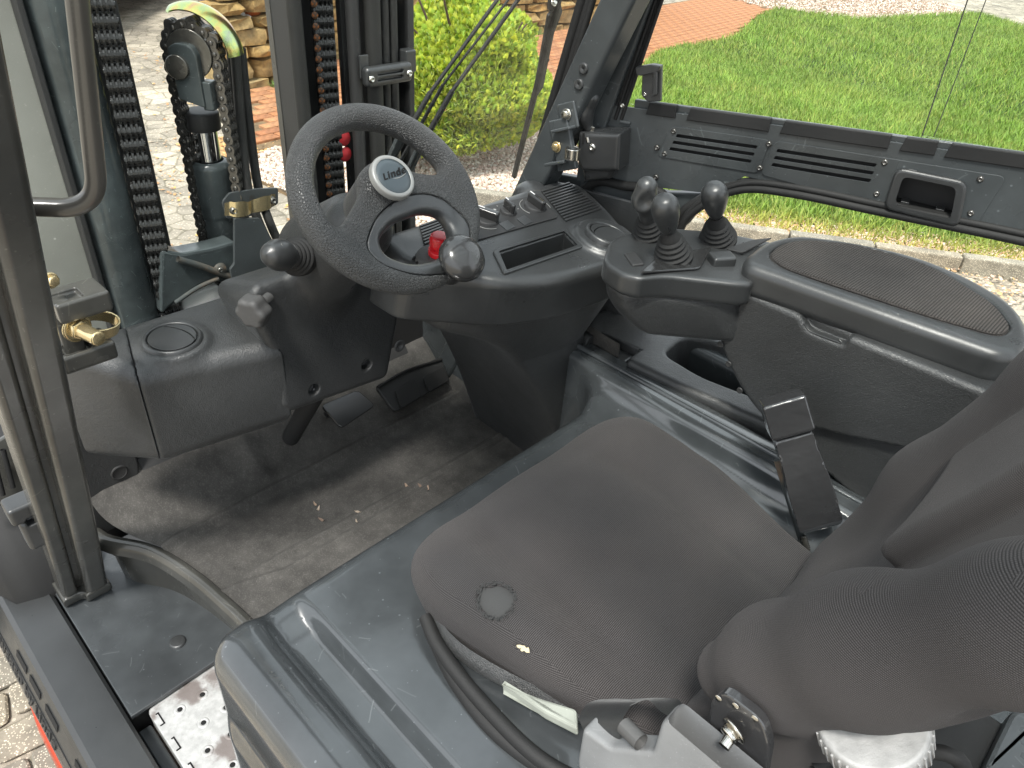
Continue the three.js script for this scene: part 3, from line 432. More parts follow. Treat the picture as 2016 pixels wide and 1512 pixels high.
  for (let i = 0; i <= 6; i++) { const k = i / 6, a = [0, 1, 2].map((c) => lerp(K0[c], K3[c], k)), b = [0, 1, 2].map((c) => lerp(K1[c], K2[c], k)); part('louvre', beam(addv(a, DN, 0.002), addv(b, DN, 0.002), DN, 0.0045, 0.0042, 0.001, 1), M.smooth, t); }
  rotaryVent(t, addv(VR, DN, 0.011), [0.12, 0.985, 0.19], 0.041, 1.7);
  // emergency switch
  const RB = [0.7568,1.2709,-0.8735], e = part('switch_base', lathe([[0, 0.012], [0.03, 0.012], [0.036, 0.008], [0.04, 0]], RB, DN, 36), M.greyplastic, t, 'grey round base of the red emergency switch');
  part('emergency_knob', [lathe([[0, 0.030], [0.0135, 0.030], [0.0165, 0.027], [0.0175, 0.020], [0.0155, 0.008], [0.0155, 0.0]], addv(RB, [0.004, 0.016, -0.004]), DN, 28), lathe([[0, 0.012], [0.018, 0.012], [0.019, 0.010], [0.018, 0]], addv(RB, DN, 0.010), DN, 28)], M.red, e, 'red emergency stop knob');
  for (let i = 0; i < 3; i++) part('vent_slit', beam(addv(addv(addv(RB, DU, -0.042), DV, 0.000 + i * 0.012), DN, 0.002), addv(addv(addv(RB, DU, -0.034), DV, 0.004 + i * 0.012), DN, 0.002), DN, 0.003, 0.004, 0.0008, 1), M.hole, t);
  part('demister_cap', lathe([[0, 0.022], [0.022, 0.020], [0.034, 0.010], [0.037, 0]], [1.1124,1.27,-0.9865], [0, 1, 0.1], 28), M.smooth, t);
}

// ---------------------------------------------------------------- steering column
{
  const t = group('steering_column', 'black grained steering column cover below the wheel', 'steering column');
  const front = sdPoly(roundPoly([[0.5557,1.2539], [0.5287,1.2032], [0.5163,1.1405], [0.5431,1.0467], [0.5401,0.9265], [0.5576,0.9022], [0.8037,0.8776], [0.8507,1.0336], [0.8941,1.1528], [0.80, 1.30], [0.62, 1.26]], [0.03, 0.02, 0.02, 0.02, 0.01, 0.01, 0.02, 0.03, 0.04, 0.05, 0.04]));
  const [cx] = [0.68];
  const f = (x, y, z) => {
    const zz = z + 0.06 * (y - 1.0);
    let d = sdExt(front(x, y), Math.abs(zz + 1.17) - 0.075 + 0.03 * sstep(1.15, 1.0, y) * 0, 0.018);
    d = smax(d, (y - 1.215 - (-1.06 - z) * -0.35) * 0.9 , 0.03);
    const neck = sdCap(x, y, z, [0.685, 1.14, -1.15], [0.675, 1.31, -0.985], 0.060, 0.058);
    const head = sdCap(x, y, z, [0.705, 1.19, -1.165], [0.69, 1.29, -1.03], 0.080, 0.062);
    d = smin(d, Math.min(neck, head), 0.035);
    for (const [u, v] of [[[0.7105,1.1686,-1.09], 0.0155], [[0.6185,0.9349,-1.09], 0.0125], [[0.7488,0.9377,-1.085], 0.0125]]) { const h = Math.hypot(x - u[0], y - u[1]) - v; d = smax(d, -Math.max(h, -(z + 1.112)), 0.003); }
    return d;
  };
  part('cover', nets(f, [0.48, 0.86, -1.30], [0.86, 1.42, -0.92], 0.0052), M.plastic, t);
  for (const u of [[0.7216,1.158,-1.107], [0.6282,0.9207,-1.107], [0.764,0.9192,-1.107]]) part('recessed_screw', lathe([[0, 0.003], [0.004, 0.003], [0.0065, 0.0015], [0.007, -0.002]], u, [0, 0.05, 1], 16), M.gloss, t);
  part('seam', tube([[0.644,1.235,-1.1282], [0.6533,1.245,-1.1108], [0.6797,1.262,-1.067]], 0.0011, 12, 6), M.hole, t);
  part('shaft', [cyl([0.70, 0.95, -1.14], [0.6695,0.6,-1.3436], 0.024, 0.021, 24)], M.dark, t);
  part('shaft_boot', lathe([[0.020, 0.034], [0.026, 0.034], [0.029, 0.028], [0.030, 0.008], [0.034, 0]], [0.6653,0.585,-1.3494], [0.2, 1, 0.28], 28), M.rubber, t);
}
{ // clamping knob for the tilt of the column
  const c = [0.5116,1.1651,-1.08], ax = V3([-0.86, -0.06, 0.42]).normalize();
  const t = group('tilt_knob', 'grey lobed clamping knob on the left of the steering column', 'knob');
  const g = nets((x, y, z) => { const a = Math.atan2(z, x), r = Math.hypot(x, z), R = 0.0285 + 0.0020 * Math.cos(6 * a); return sdExt(r - R, Math.abs(y) - 0.0175, 0.009); }, [-0.038, -0.024, -0.038], [0.038, 0.024, 0.038], 0.0022);
  g.applyQuaternion(Q(UP, ax)); g.translate(...c); part('grip', g, M.greyplastic, t);
  part('stem', cyl(addv(c, ax.toArray(), -0.048), c, 0.010, 0.010), M.greyplastic, t);
}
{ // indicator lever
  const base = [0.6014,1.2471,-1.07], tip = [0.4984,1.304,-1.02], ax = V3(tip).sub(V3(base)).normalize().toArray();
  const t = group('indicator_stalk', 'black indicator lever with ribbed boot on the column', 'stalk');
  const L = V3(tip).distanceTo(V3(base));
  const pr = [[0.034, -0.012], [0.035, 0.0]]; for (let i = 0; i < 4; i++) { const k = i / 4, y = 0.001 + i * 0.0072; pr.push([0.0345 - 0.0035 * i, y], [0.0345 - 0.0035 * i, y + 0.004], [0.030 - 0.0032 * i, y + 0.0052], [0.030 - 0.0032 * i, y + 0.0068]); } pr.push([0.018, 0.032], [0, 0.032]);
  part('boot', lathe(pr, base, ax, 36), M.rubber, t);
  part('handle', lathe([[0.014, 0.024], [0.017, 0.028], [0.024, 0.036], [0.0275, 0.05], [0.0265, 0.065], [0.020, 0.082], [0.011, 0.091], [0, 0.0935]], base, ax, 36), M.smooth, t);
  const s = addv(base, ax, 0.053), n = [0.1, 0.86, 0.5];
  for (const [k, w] of [[-0.006, 0.0035], [0.004, 0.005], [-0.013, 0.003]]) part('symbol', tube([[-1, 0], [0, 1], [1, 0], [0, -1]].map(([a, b]) => addv(addv(addv(s, ax, k + a * w), [0.0, -0.02, 0.03], b * 0.09), n, 0.0268)), 0.0004, 24, 5, 0.5, true), M.badgering, t);
}

// ---------------------------------------------------------------- steering wheel
{
  const t = group('steering_wheel', 'black padded steering wheel with round badge and spinner knob', 'steering wheel');
  const th = 43.14 * Math.PI / 180, U = new THREE.Vector3(1, 0, 0), N = new THREE.Vector3(0, Math.cos(th), Math.sin(th)), W = new THREE.Vector3(0, Math.sin(th), -Math.cos(th));
  const mat = new THREE.Matrix4().makeBasis(U, W, N).setPosition(0.661, 1.404, -0.879);
  const put = (g) => { g.applyMatrix4(mat); return g; };
  const R = 0.1385, upper = sdPoly(roundPoly([[-0.16, -0.055], [-0.094, -0.018], [-0.052, 0.012], [-0.040, 0.040], [-0.006, 0.054], [0.038, 0.046], [0.052, 0.026], [0.096, 0.012], [0.16, 0.02], [0.16, -0.2], [-0.16, -0.2]], [0, 0.03, 0.02, 0.02, 0.02, 0.02, 0.02, 0.02, 0, 0, 0]));
  const low = sdPoly(roundPoly([[-0.060, -0.062], [-0.030, -0.044], [0.034, -0.041], [0.068, -0.054], [0.070, -0.086], [0.046, -0.128], [0.022, -0.132], [-0.030, -0.116], [-0.060, -0.086]], 0.016));
  const ins = sdPoly(roundPoly([[-0.088, -0.066], [-0.054, -0.030], [-0.004, -0.012], [0.052, -0.014], [0.092, -0.036], [0.104, -0.080], [0.076, -0.126], [0.03, -0.150], [-0.04, -0.134], [-0.084, -0.098]], 0.03));
  const plate = (x, y, z) => { const r = Math.hypot(x, y), d2 = smax(smax(upper(x, y), r - R + 0.002, 0.01), -low(x, y), 0.012); const dish = 0.010 * (1 - sstep(0.03, 0.13, r)); return sdExt(d2, Math.abs(z - dish + 0.002) - 0.0135, 0.012); };
  const full = (x, y, z) => { const r = Math.hypot(x, y), tor = Math.hypot(r - R, z * 0.92) - 0.0200; let d = smin(tor, plate(x, y, z), 0.022); d = smin(d, sdCap(x, y, z, [-0.002, 0.016, -0.02], [-0.002, 0.016, 0.012], 0.036, 0.033), 0.02); return d; };
  const body = part('rim', put(nets((x, y, z) => smax(full(x, y, z), -ins(x, y) + 0.0005, 0.002), [-0.175, -0.175, -0.05], [0.175, 0.175, 0.05], 0.0032)), M.wheel, t);
  part('spoke_trim', put(nets((x, y, z) => smax(full(x, y, z) + 0.0006, ins(x, y) + 0.0008, 0.002), [-0.11, -0.175, -0.05], [0.12, 0.02, 0.05], 0.0032)), M.smooth, t);
  part('hub', put(lathe([[0.03, -0.075], [0.042, -0.07], [0.044, -0.02], [0.036, 0.0]], [0.0, 0.012, 0], [0, 0, 1], 32)), M.plastic, t);
  const bc = [-0.006, 0.0135, 0.0435];
  const ring = part('badge_ring', put(lathe([[0.0285, 0.002], [0.0300, 0.0032], [0.0335, 0.0028], [0.0355, 0], [0.0355, -0.008]], bc, [0.05, 0, 1], 48)), M.badgering, t);
  const bd = part('badge', put(lathe([[0, 0.0028], [0.02, 0.0026], [0.0292, 0.0016], [0.0292, -0.004]], bc, [0.05, 0, 1], 48)), M.badge, t, 'dark round hub badge with script lettering');
  const g = new TextGeometry('Linde', { font: FONT, size: 0.0105, depth: 0.0012, curveSegments: 3, bevelEnabled: false }); g.computeBoundingBox(); g.translate(-g.boundingBox.max.x / 2, 0, 0); g.applyMatrix4(new THREE.Matrix4().set(1.18, 0.30, 0, 0, 0.10, 1, 0, 0, 0, 0, 1, 0, 0, 0, 0, 1)); g.translate(bc[0] + 0.001, bc[1] - 0.002, bc[2] + 0.0028);
  part('lettering', put(g), M.hole, bd);
  part('underline', put(tube([[-0.021, -0.009, 0], [-0.008, -0.0045, 0], [0.010, -0.0045, 0], [0.022, -0.001, 0]].map((p) => addv(p, [bc[0], bc[1], bc[2] + 0.0022])), 0.0008, 16, 6)), M.badgering, bd);
  // spinner knob
  const kn = [0.034, -0.138, 0.012];
  part('spinner_stem', put(lathe([[0.0245, -0.012], [0.0225, 0.0], [0.0205, 0.012], [0.0205, 0.024]], kn, [0, 0, 1], 32)), M.knobgloss, t);
  part('spinner_knob', put(lathe([[0.0205, 0.0], [0.031, 0.002], [0.0362, 0.007], [0.0375, 0.014], [0.0355, 0.023], [0.0285, 0.031], [0.0165, 0.036], [0, 0.0378]], addv(kn, [0, 0, 0.020]), [0, 0, 1], 40)), M.knobgloss, t, 'glossy black spinner knob');
}
// ================================================================ armrest console at the right of the seat
{
  const t = group('armrest_console', 'black armrest console with cloth pad and lever housing right of the seat', 'armrest');
  const lidP = sdPoly(roundPoly([[1.083, -0.476], [1.128, -0.095], [1.150, -0.072], [1.215, -0.068], [1.315, -0.115], [1.362, -0.205], [1.372, -0.30], [1.335, -0.40], [1.275, -0.485], [1.20, -0.505], [1.11, -0.495]], [0.02, 0.03, 0.02, 0.04, 0.05, 0.05, 0.05, 0.05, 0.04, 0.03, 0.02]));
  const padP0 = [[1.142, -0.470], [1.20, -0.478], [1.258, -0.462], [1.322, -0.385], [1.340, -0.30], [1.332, -0.235], [1.285, -0.145], [1.220, -0.100], [1.175, -0.108], [1.150, -0.20], [1.125, -0.36], [1.118, -0.43]];
  const padP = sdPoly(roundPoly(padP0, 0.03));
  const lid = (x, y, z) => { let d = sdExt(lidP(x, z), Math.abs(y - 1.293 - 0.0) - 0.030, 0.018); return smax(d, -Math.max(padP(x, z), 1.3185 - y), 0.003); };
  part('lid', nets(lid, [1.05, 1.24, -0.54], [1.40, 1.35, -0.04], 0.0045), M.smooth, t, 'smooth black padded rim of the armrest');
  const bump = vnoise(14, 91);
  part('pad', tint(nets((x, y, z) => sdExt(padP(x, z) + 0.002, Math.abs(y - 1.310) - 0.0145 - 0.0025 * bump(x, z + 1), 0.006), [1.09, 1.28, -0.50], [1.36, 1.34, -0.07], 0.0042), (x, y, z) => { const a = nB(x * 2.2 + 3, z * 2.2 + 3), b = nC(x * 1.2 + 3, z * 1.2 + 3), k = 1 + 0.9 * (a - 0.5) + 0.5 * (b - 0.5); return [k * (1 + 0.1 * (a - 0.4)), k, k * (1 - 0.12 * (a - 0.4))]; }), M.pad, t, 'worn dark woven cloth armrest pad');
  // side panel below the lid
  const sideP = sdPoly(roundPoly([[-0.49, 1.272], [-0.505, 1.185], [-0.470, 1.13], [-0.411, 1.071], [-0.335, 1.035], [-0.20, 0.985], [-0.02, 0.95], [0.05, 1.0], [0.02, 1.275]], [0.01, 0.02, 0.03, 0.05, 0.03, 0.03, 0.02, 0.02, 0.02]));
  const R0 = [[1.094,1.2877,-0.3783], [1.094,1.2516,-0.3469], [1.094,1.256,-0.2835], [1.094,1.294,-0.2861]];
  const recP = sdPoly(roundPoly(R0.map((p) => [p[2], p[1]]), [0.004, 0.018, 0.008, 0.004]));
  const xs = (y, z) => 1.088 + 0.10 * Math.max(0, z + 0.3) * 0.5 + 0.04 * (1.27 - y);
  part('side_panel', nets((x, y, z) => { let d = sdExt(sideP(z, y), Math.max(xs(y, z) - x, x - 1.28), 0.010); const low = sdPoly([[-0.34, 1.075], [-0.24, 1.10], [-0.10, 1.145], [0.05, 1.17], [0.05, 0.93], [-0.34, 0.93]]); d = smax(d, -Math.max(low(z, y) + 0.004, x - xs(y, z) - 0.014), 0.006); return smax(d, -Math.max(recP(z, y), x - xs(y, z) - 0.018), 0.010); }, [1.05, 0.93, -0.53], [1.30, 1.30, 0.07], 0.0055), M.plastic, t);
  part('recess_lip', tube(roundPoly(R0.slice(0, 3).map((p) => addv(p, [-0.002, 0, 0])), 0.012).slice(6), 0.0014, 30, 6), M.smooth, t);
  for (const p of [[1.089,1.1574,-0.4832], [1.09,1.1268,-0.4585], [1.092,1.0856,-0.425]]) part('screw_hole', lathe([[0, 0.0006], [0.0035, 0.0006], [0.004, 0.0012], [0.0055, 0.0012], [0.006, -0.001]], p, [-1, 0, 0], 16), M.dark, t);
  // front housing that carries the levers
  const fhP = sdPoly(roundPoly([[0.935, -0.615], [0.945, -0.665], [1.03, -0.715], [1.135, -0.70], [1.22, -0.60], [1.265, -0.50], [1.20, -0.475], [1.075, -0.452], [1.055, -0.470], [0.985, -0.560], [0.945, -0.585]], [0.01, 0.03, 0.03, 0.04, 0.03, 0.01, 0.01, 0.01, 0.01, 0.05, 0.01]));
  const house = (x, y, z) => {
    let d = sdExt(fhP(x, z), Math.abs(y - 1.277) - 0.024, 0.010);
    const top = y - (1.30 - 0.10 * Math.max(0, 0.99 - x) - 0.05 * Math.max(0, -0.6 - z));
    d = smax(d, top, 0.008);
    return d;
  };
  const fhB = sdPoly(roundPoly([[0.945, -0.61], [0.955, -0.66], [1.04, -0.705], [1.14, -0.69], [1.2, -0.50], [1.085, -0.465], [1.055, -0.485], [0.985, -0.565]], 0.02));
  part('lever_housing', nets(house, [0.90, 1.22, -0.75], [1.30, 1.34, -0.42], 0.0048), M.smooth, t);
  part('housing_shell', nets((x, y, z) => { const k = clamp((1.25 - y) / 0.09), s = fhB(x - 0.03 * k * k, z - 0.05 * k * k) + 0.028 * k * k; return sdExt(s, Math.abs(y - 1.212) - 0.046, 0.012); }, [0.90, 1.14, -0.74], [1.28, 1.27, -0.36], 0.0055), M.plastic, t);
  // smooth dark plate round the near levers, and the small switches
  part('lever_plate', prism(roundPoly([[0.9469,1.3,-0.5895], [1.0314,1.3,-0.6065], [1.1322,1.3,-0.5673], [1.0463,1.3,-0.5353], [1.0359,1.3,-0.5387]], 0.008), [0, 0.004, 0], 0.0015), M.knobgloss, t);
  const sw = part('rocker_switch', basisBox([0.988,1.297,-0.6303], [0.55, 0.0, -0.83], [0.83, 0.1, 0.55], [0.046, 0.022, 0.008], 0.003), M.dark, t);
  part('switch_frame', basisBox([0.9936,1.293,-0.6337], [0.55, 0.0, -0.83], [0.83, 0.1, 0.55], [0.056, 0.032, 0.006], 0.003), M.smooth, t);
  const bt = [1.1016,1.302,-0.5281];
  part('push_button', nets((x, y, z) => { const u = (x - bt[0]) * 0.82 + (z - bt[2]) * 0.57, w = -(x - bt[0]) * 0.57 + (z - bt[2]) * 0.82; return sdBox(u, y, w, [0, bt[1], 0], [0.021, 0.012 + 0.1 * u * 0.4, 0.016], 0.005); }, [bt[0] - 0.04, bt[1] - 0.02, bt[2] - 0.04], [bt[0] + 0.04, bt[1] + 0.025, bt[2] + 0.04], 0.002), M.smooth, t);
  part('dark_strip', prism(roundPoly([[1.1435,1.303,-0.5458], [1.2168,1.303,-0.5347], [1.2589,1.303,-0.5164], [1.1544,1.303,-0.5173]], 0.006), [0, 0.003, 0], 0.001), M.dark, t);
}
// ---------------------------------------------------------------- hydraulic levers with bellows
function lever(base, top, label, kind, r) {
  const t = group('control_lever', label, 'lever', 'hydraulic control levers on the armrest');
  const ax = V3(top).sub(V3(base)).normalize().toArray(), L = V3(top).distanceTo(V3(base));
  const pr = [[0, -0.004], [r, -0.004]], n = 5; for (let i = 0; i < n; i++) { const k = i / n, R = lerp(r, r * 0.55, k), y = i * 0.0088; pr.push([R, y], [R * 1.01, y + 0.0022], [R * 0.80, y + 0.0052], [R * 0.76, y + 0.0068]); } pr.push([r * 0.52, n * 0.0088 - 0.001], [r * 0.36, n * 0.0088 + 0.012], [r * 0.30, n * 0.0088 + 0.016]);
  part('bellows', lathe(pr, base, ax, 36), M.rubber, t);
  const b0 = addv(base, ax, L - 0.070);
  if (kind === 'ball') part('knob', lathe([[0.008, -0.006], [0.012, 0.0], [0.0165, 0.012], [0.0215, 0.032], [0.0230, 0.046], [0.0215, 0.058], [0.016, 0.067], [0.009, 0.0708], [0, 0.072]], b0, ax, 36), M.smooth, t);
  else { const q = Q(UP, V3(ax)), g = nets((x, y, z) => { let d = smin(sdCap(x * 0.85, y, z, [0, -0.012, 0], [0, 0.03, 0], 0.013, 0.0155), sdCap(x, y, z, [-0.004, 0.040, 0], [0.006, 0.058, 0], 0.020, 0.018), 0.02); return smax(d, -(Math.hypot(x + 0.026, y - 0.050, z - 0.020) - 0.020), 0.008); }, [-0.04, -0.04, -0.04], [0.04, 0.09, 0.04], 0.0022); g.applyQuaternion(q); g.translate(...b0); part('knob', g, M.smooth, t); }
  return t;
}
lever([1.042,1.304,-0.5882], [0.9896,1.42,-0.5981], 'black egg-shaped lever knob on bellows beside the small rocker switch', 'ball', 0.034);
lever([1.09,1.3,-0.6729], [1.0345,1.41,-0.6672], 'black lever with thumb hollow, its bellows beside the dashboard vent', 'thumb', 0.032);
lever([1.1718,1.304,-0.5793], [1.1033,1.42,-0.5759], 'black egg-shaped lever knob standing in front of the lower door window', 'ball', 0.034);

// ---------------------------------------------------------------- storage console beside the seat
{
  const t = group('storage_console', 'black storage console with open tray between hood and armrest', 'console');
  const out = sdPoly(roundPoly([[1.118, -0.815], [1.20, -0.855], [1.31, -0.86], [1.36, -0.78], [1.36, 0.2], [1.175, 0.2], [1.165, -0.35], [1.125, -0.60]], [0.02, 0.03, 0.04, 0.04, 0.01, 0.01, 0.1, 0.1]));
  const bin = sdPoly(roundPoly([[1.205, -0.655], [1.30, -0.665], [1.34, -0.60], [1.34, -0.30], [1.255, -0.27], [1.195, -0.55]], 0.03));
  const hatch = sdPoly([[1.10, -0.795], [1.168, -0.795], [1.178, -0.695], [1.10, -0.685]]);
  const f = (x, y, z) => { let d = sdExt(out(x, z), Math.abs(y - 0.94) - 0.062, 0.014); d = smax(d, -Math.max(bin(x, z) + 0.02 * (1.0 - y), 0.90 - y), 0.012); d = smax(d, -Math.max(hatch(x, z), 0.972 - y), 0.003); return d; };
  part('body', nets(f, [1.08, 0.86, -0.90], [1.40, 1.03, -0.05], 0.0058), M.plastic, t);
  part('hatch', prism(roundPoly([[1.117, 0.958, -0.788], [1.164, 0.958, -0.788], [1.172, 0.958, -0.702], [1.121, 0.958, -0.700]], 0.004), [0, 0.026, 0], 0.005), M.smooth, t, 'small ribbed flap in the corner of the console');
}
// ---------------------------------------------------------------- parking brake
{
  const t = group('parking_brake_lever', 'glossy black parking brake lever rising beside the seat cushion', 'brake lever');
  const a = [1,0.9887,-0.1945], b = [1,1.1564,-0.3086], ax = V3(b).sub(V3(a)), L = ax.length(); ax.normalize();
  const side = V3([1.03,1.1821,-0.3056]).sub(V3([1,1.152,-0.3298])); side.addScaledVector(ax, -side.dot(ax)).normalize(); const up = side.clone().cross(ax);
  const m = new THREE.Matrix4().makeBasis(side, ax, up).setPosition(...a);
  const put = (g) => { g.applyMatrix4(m); return g; };
  part('grip', put(nets((x, y, z) => { const k = clamp(y / L), w = lerp(0.035, 0.030, sstep(0.25, 0.75, k)) + 0.003 * sstep(0.75, 0.95, k), bend = 0.006 * Math.sin(k * 4.5); return sdExt(Math.max(Math.abs(x) - w, Math.abs(z - bend) - 0.018), Math.abs(y - L * 0.40) - L * 0.44, 0.015); }, [-0.045, -0.04, -0.04], [0.045, L + 0.02, 0.045], 0.0035)), M.gloss, t);
  part('release_cap', put(nets((x, y, z) => sdBox(x, y, z, [0, L * 0.97, 0.002], [0.034, 0.030, 0.026], 0.005), [-0.045, L * 0.95 - 0.045, -0.04], [0.045, L * 0.95 + 0.045, 0.045], 0.003)), M.gloss, t);
  part('ratchet_plate', put(rbox([-0.031, 0.03, -0.028], [0.012, 0.17, 0.01], 0.002)), M.muddy, t);
  part('spring', put(lathe(Array.from({ length: 26 }, (_, i) => [0.005 + 0.0012 * Math.cos(i * Math.PI), i * 0.0018]), [-0.028, -0.07, -0.02], [0, 1, 0], 14)), M.worn, t);
}

// ================================================================ driver's seat
{
  const t = group('driver_seat', 'black cloth driver seat with a worn hole in the cushion', 'seat');
  const outline = sdPoly(roundPoly([[0.418, -0.50], [0.440, -0.575], [0.50, -0.605], [0.67, -0.612], [0.86, -0.610], [0.935, -0.585], [0.962, -0.52], [0.965, -0.36], [0.945, -0.10], [0.93, 0.02], [0.56, 0.02], [0.50, -0.14], [0.455, -0.30]], [0.05, 0.05, 0.04, 0.04, 0.04, 0.04, 0.05, 0.06, 0.04, 0.01, 0.01, 0.04, 0.05]));
  const wr = vnoise(9, 41), wr2 = vnoise(22, 43);
  const topY = (x, z) => { const c = (x - 0.69) / 0.27, s = Math.abs(c); let y = 1.032 - 0.045 * sstep(-0.45, -0.05, z) - 0.022 * sstep(-0.52, -0.60, z); y += 0.016 * sstep(0.45, 0.85, s) * sstep(-0.15, -0.5, z) - 0.010 * Math.exp(-(((s - 0.52) / 0.10) ** 2)) * sstep(-0.58, -0.5, z); y += 0.012 * (wr(x, z + 1) - 0.5) + 0.004 * (wr2(x, z + 1) - 0.5); return y; };
  const cushion = (x, y, z) => { const d = smax(sdExt(outline(x, z) + 0.035 * Math.pow(clamp((1.0 - y) / 0.10), 1.5) * 0.7, 0.905 - y, 0.02), (y - topY(x, z)) * 0.95, 0.058); return d; };
  const surf = (x, z) => { let y = 1.06; for (let k = 0; k < 60; k++) y -= cushion(x, y, z) * 0.8; return [x, y, z]; };
  const H = surf(0.470, -0.418), S2 = surf(0.455, -0.350);
  const gradC = (p) => { const e = 0.002, g = [cushion(p[0] + e, p[1], p[2]) - cushion(p[0] - e, p[1], p[2]), cushion(p[0], p[1] + e, p[2]) - cushion(p[0], p[1] - e, p[2]), cushion(p[0], p[1], p[2] + e) - cushion(p[0], p[1], p[2] - e)], l = Math.hypot(...g); return g.map((k) => k / l); };
  const holeR = (x, y, z) => { const a = Math.atan2(z - H[2], x - H[0]); return Math.hypot((x - H[0]) * 0.95, y - H[1], z - H[2]) - (0.0245 + 0.0025 * Math.sin(a * 3 + 1) + 0.0015 * Math.sin(a * 7)); };
  const slit = (x, y, z) => { const X = x - S2[0], Z = z - S2[2], u = X * 0.25 + Z * 0.968, w = X * 0.968 - Z * 0.25; return Math.hypot(u / 3.6, Math.hypot(w, y - S2[1]) * 0.9 + 0.0012 * Math.sin(u * 900)) - 0.0040; };
  const wear = (x, y, z) => { const a = nB(x * 1.6 + 3, z * 1.6 + y + 3), b = nA(x * 1.1 + 5, z * 1.1 - y + 5), k = 1 + 0.55 * (a - 0.5) + 0.35 * (b - 0.5), w = 0.10 * (b - 0.5); return [k * (1 + w), k, k * (1 - w * 0.8)]; };
  part('cushion', tint(nets((x, y, z) => { const d = cushion(x, y, z); return Math.max(d, -Math.max(holeR(x, y, z), -(d + 0.008)), -Math.max(slit(x, y, z), -(d + 0.010))); }, [0.39, 0.89, -0.64], [1.0, 1.08, 0.03], 0.0052), wear), M.fabric, t, 'worn dark cloth seat cushion with a hole and a slit');
  part('hole_padding', nets((x, y, z) => smax(cushion(x, y, z) + 0.0035, holeR(x, y, z) - 0.004, 0.004), addv(H, [-0.05, -0.05, -0.05]), addv(H, [0.05, 0.04, 0.05]), 0.003), M.foam, t, 'grey padding showing through the worn hole');
  part('slit_foam', nets((x, y, z) => Math.max(cushion(x, y, z) + 0.0015, slit(x, y, z) - 0.001), addv(S2, [-0.03, -0.03, -0.03]), addv(S2, [0.03, 0.03, 0.03]), 0.002), M.cream, t, 'cream foam showing through a slit');
  { // frayed threads round the hole, lying on the cloth
    const r = rng(8), gs = [], n0 = gradC(H), U = V3(n0).cross(V3([0, 0, 1])).normalize(), W = V3(n0).cross(U);
    const put = (a, R, lift) => { let p = V3(H).addScaledVector(U, Math.cos(a) * R).addScaledVector(W, Math.sin(a) * R).toArray(); for (let k = 0; k < 4; k++) p = addv(p, gradC(p), -cushion(...p)); return addv(p, gradC(p), lift); };
    for (let i = 0; i < 120; i++) { const a = r() * 6.283, R = 0.024 + 0.003 * r(), l = 0.10 + 0.25 * r(); gs.push(tube([put(a, R, 0.0004), put(a + (r() - 0.5) * l, R + (r() - 0.4) * 0.006, 0.0012 + 0.0016 * r()), put(a + (r() - 0.5) * l * 2, R + (r() - 0.35) * 0.009, 0.0006 + 0.001 * r())], 0.00055, 6, 4)); }
    const fr = part('frayed_edge', gs, M.foam, t, 'frayed threads round the worn hole'); fr.userData.kind = 'stuff';
  }
  // backrest
  const chain = (x, y, z, pts) => { let d = 1e9; for (let i = 0; i < pts.length - 1; i++) d = smin(d, sdCap(x, y, z, pts[i], pts[i + 1], pts[i][3], pts[i + 1][3]), 0.04); return d; };
  const back = (x, y, z) => {
    const w = (z + 0.045 - 0.42 * (y - 1.3)) * 0.92;
    let d = sdBox(x, y, w, [0.71, 1.36, 0.052], [0.22, 0.37, 0.050], 0.045);
    const br = chain(x, y, z, [[0.885, 1.055, -0.095, 0.052], [0.90, 1.22, -0.062, 0.058], [0.912, 1.42, 0.012, 0.060], [0.915, 1.68, 0.12, 0.060]]);
    const bl = chain(x, y, z, [[0.517, 1.163, -0.120, 0.036], [0.509, 1.235, -0.075, 0.051], [0.500, 1.326, -0.022, 0.056], [0.486, 1.45, 0.050, 0.047], [0.48, 1.60, 0.14, 0.045]]);
    const lowp = sdCap(x, y, z, [0.56, 1.09, -0.09], [0.80, 1.06, -0.085], 0.045, 0.045);
    d = smin(d, lowp, 0.04); d = smin(d, br, 0.05);
    const lum = sdBox(x, y, w + 0.3 * (x - 0.75) * (x - 0.75), [0.735, 1.50, 0.0], [0.115, 0.19, 0.022], 0.018); d = smin(d, lum, 0.008);
    d = smin(d, bl, 0.022);
    return d + 0.004 * (wr(x + y, z + y) - 0.5);
  };
  part('backrest', tint(nets(back, [0.40, 0.98, -0.24], [1.02, 1.78, 0.42], 0.0075), wear), M.fabricfine, t, 'dark cloth backrest with thick side bolsters');
  // shell, suspension and adjusters below
  const sh = curve([[0.432, -0.50], [0.428, -0.44], [0.452, -0.34], [0.505, -0.20], [0.56, -0.05]], 24);
  part('side_shell', grid((u, v) => { const p = sh[Math.round(u * 24)], y = lerp(0.962, 0.918, v); return [p[0] + 0.016 * Math.sin(v * 3.0) * -1 + 0.012 * v, y, p[1], u * 0.5, v * 0.1]; }, 24, 10), M.plastic, t, null, true);
  part('base_frame', [nets((x, y, z) => sdExt(outline(x - 0.02, z) + 0.035, Math.abs(y - 0.915) - 0.028, 0.01), [0.42, 0.87, -0.60], [0.98, 0.96, 0.03], 0.012)], M.dark, t);
  part('bellows_skirt', [tube([[0.423,0.955,-0.5071], [0.4083,0.95,-0.4633], [0.3964,0.945,-0.3504], [0.4023,0.945,-0.2395], [0.46, 0.94, -0.13]], 0.010, 40, 10), tube([[0.425,0.935,-0.4959], [0.398,0.93,-0.4058], [0.3911,0.93,-0.3063], [0.44, 0.93, -0.12]], 0.012, 40, 10)], M.rubber, t);
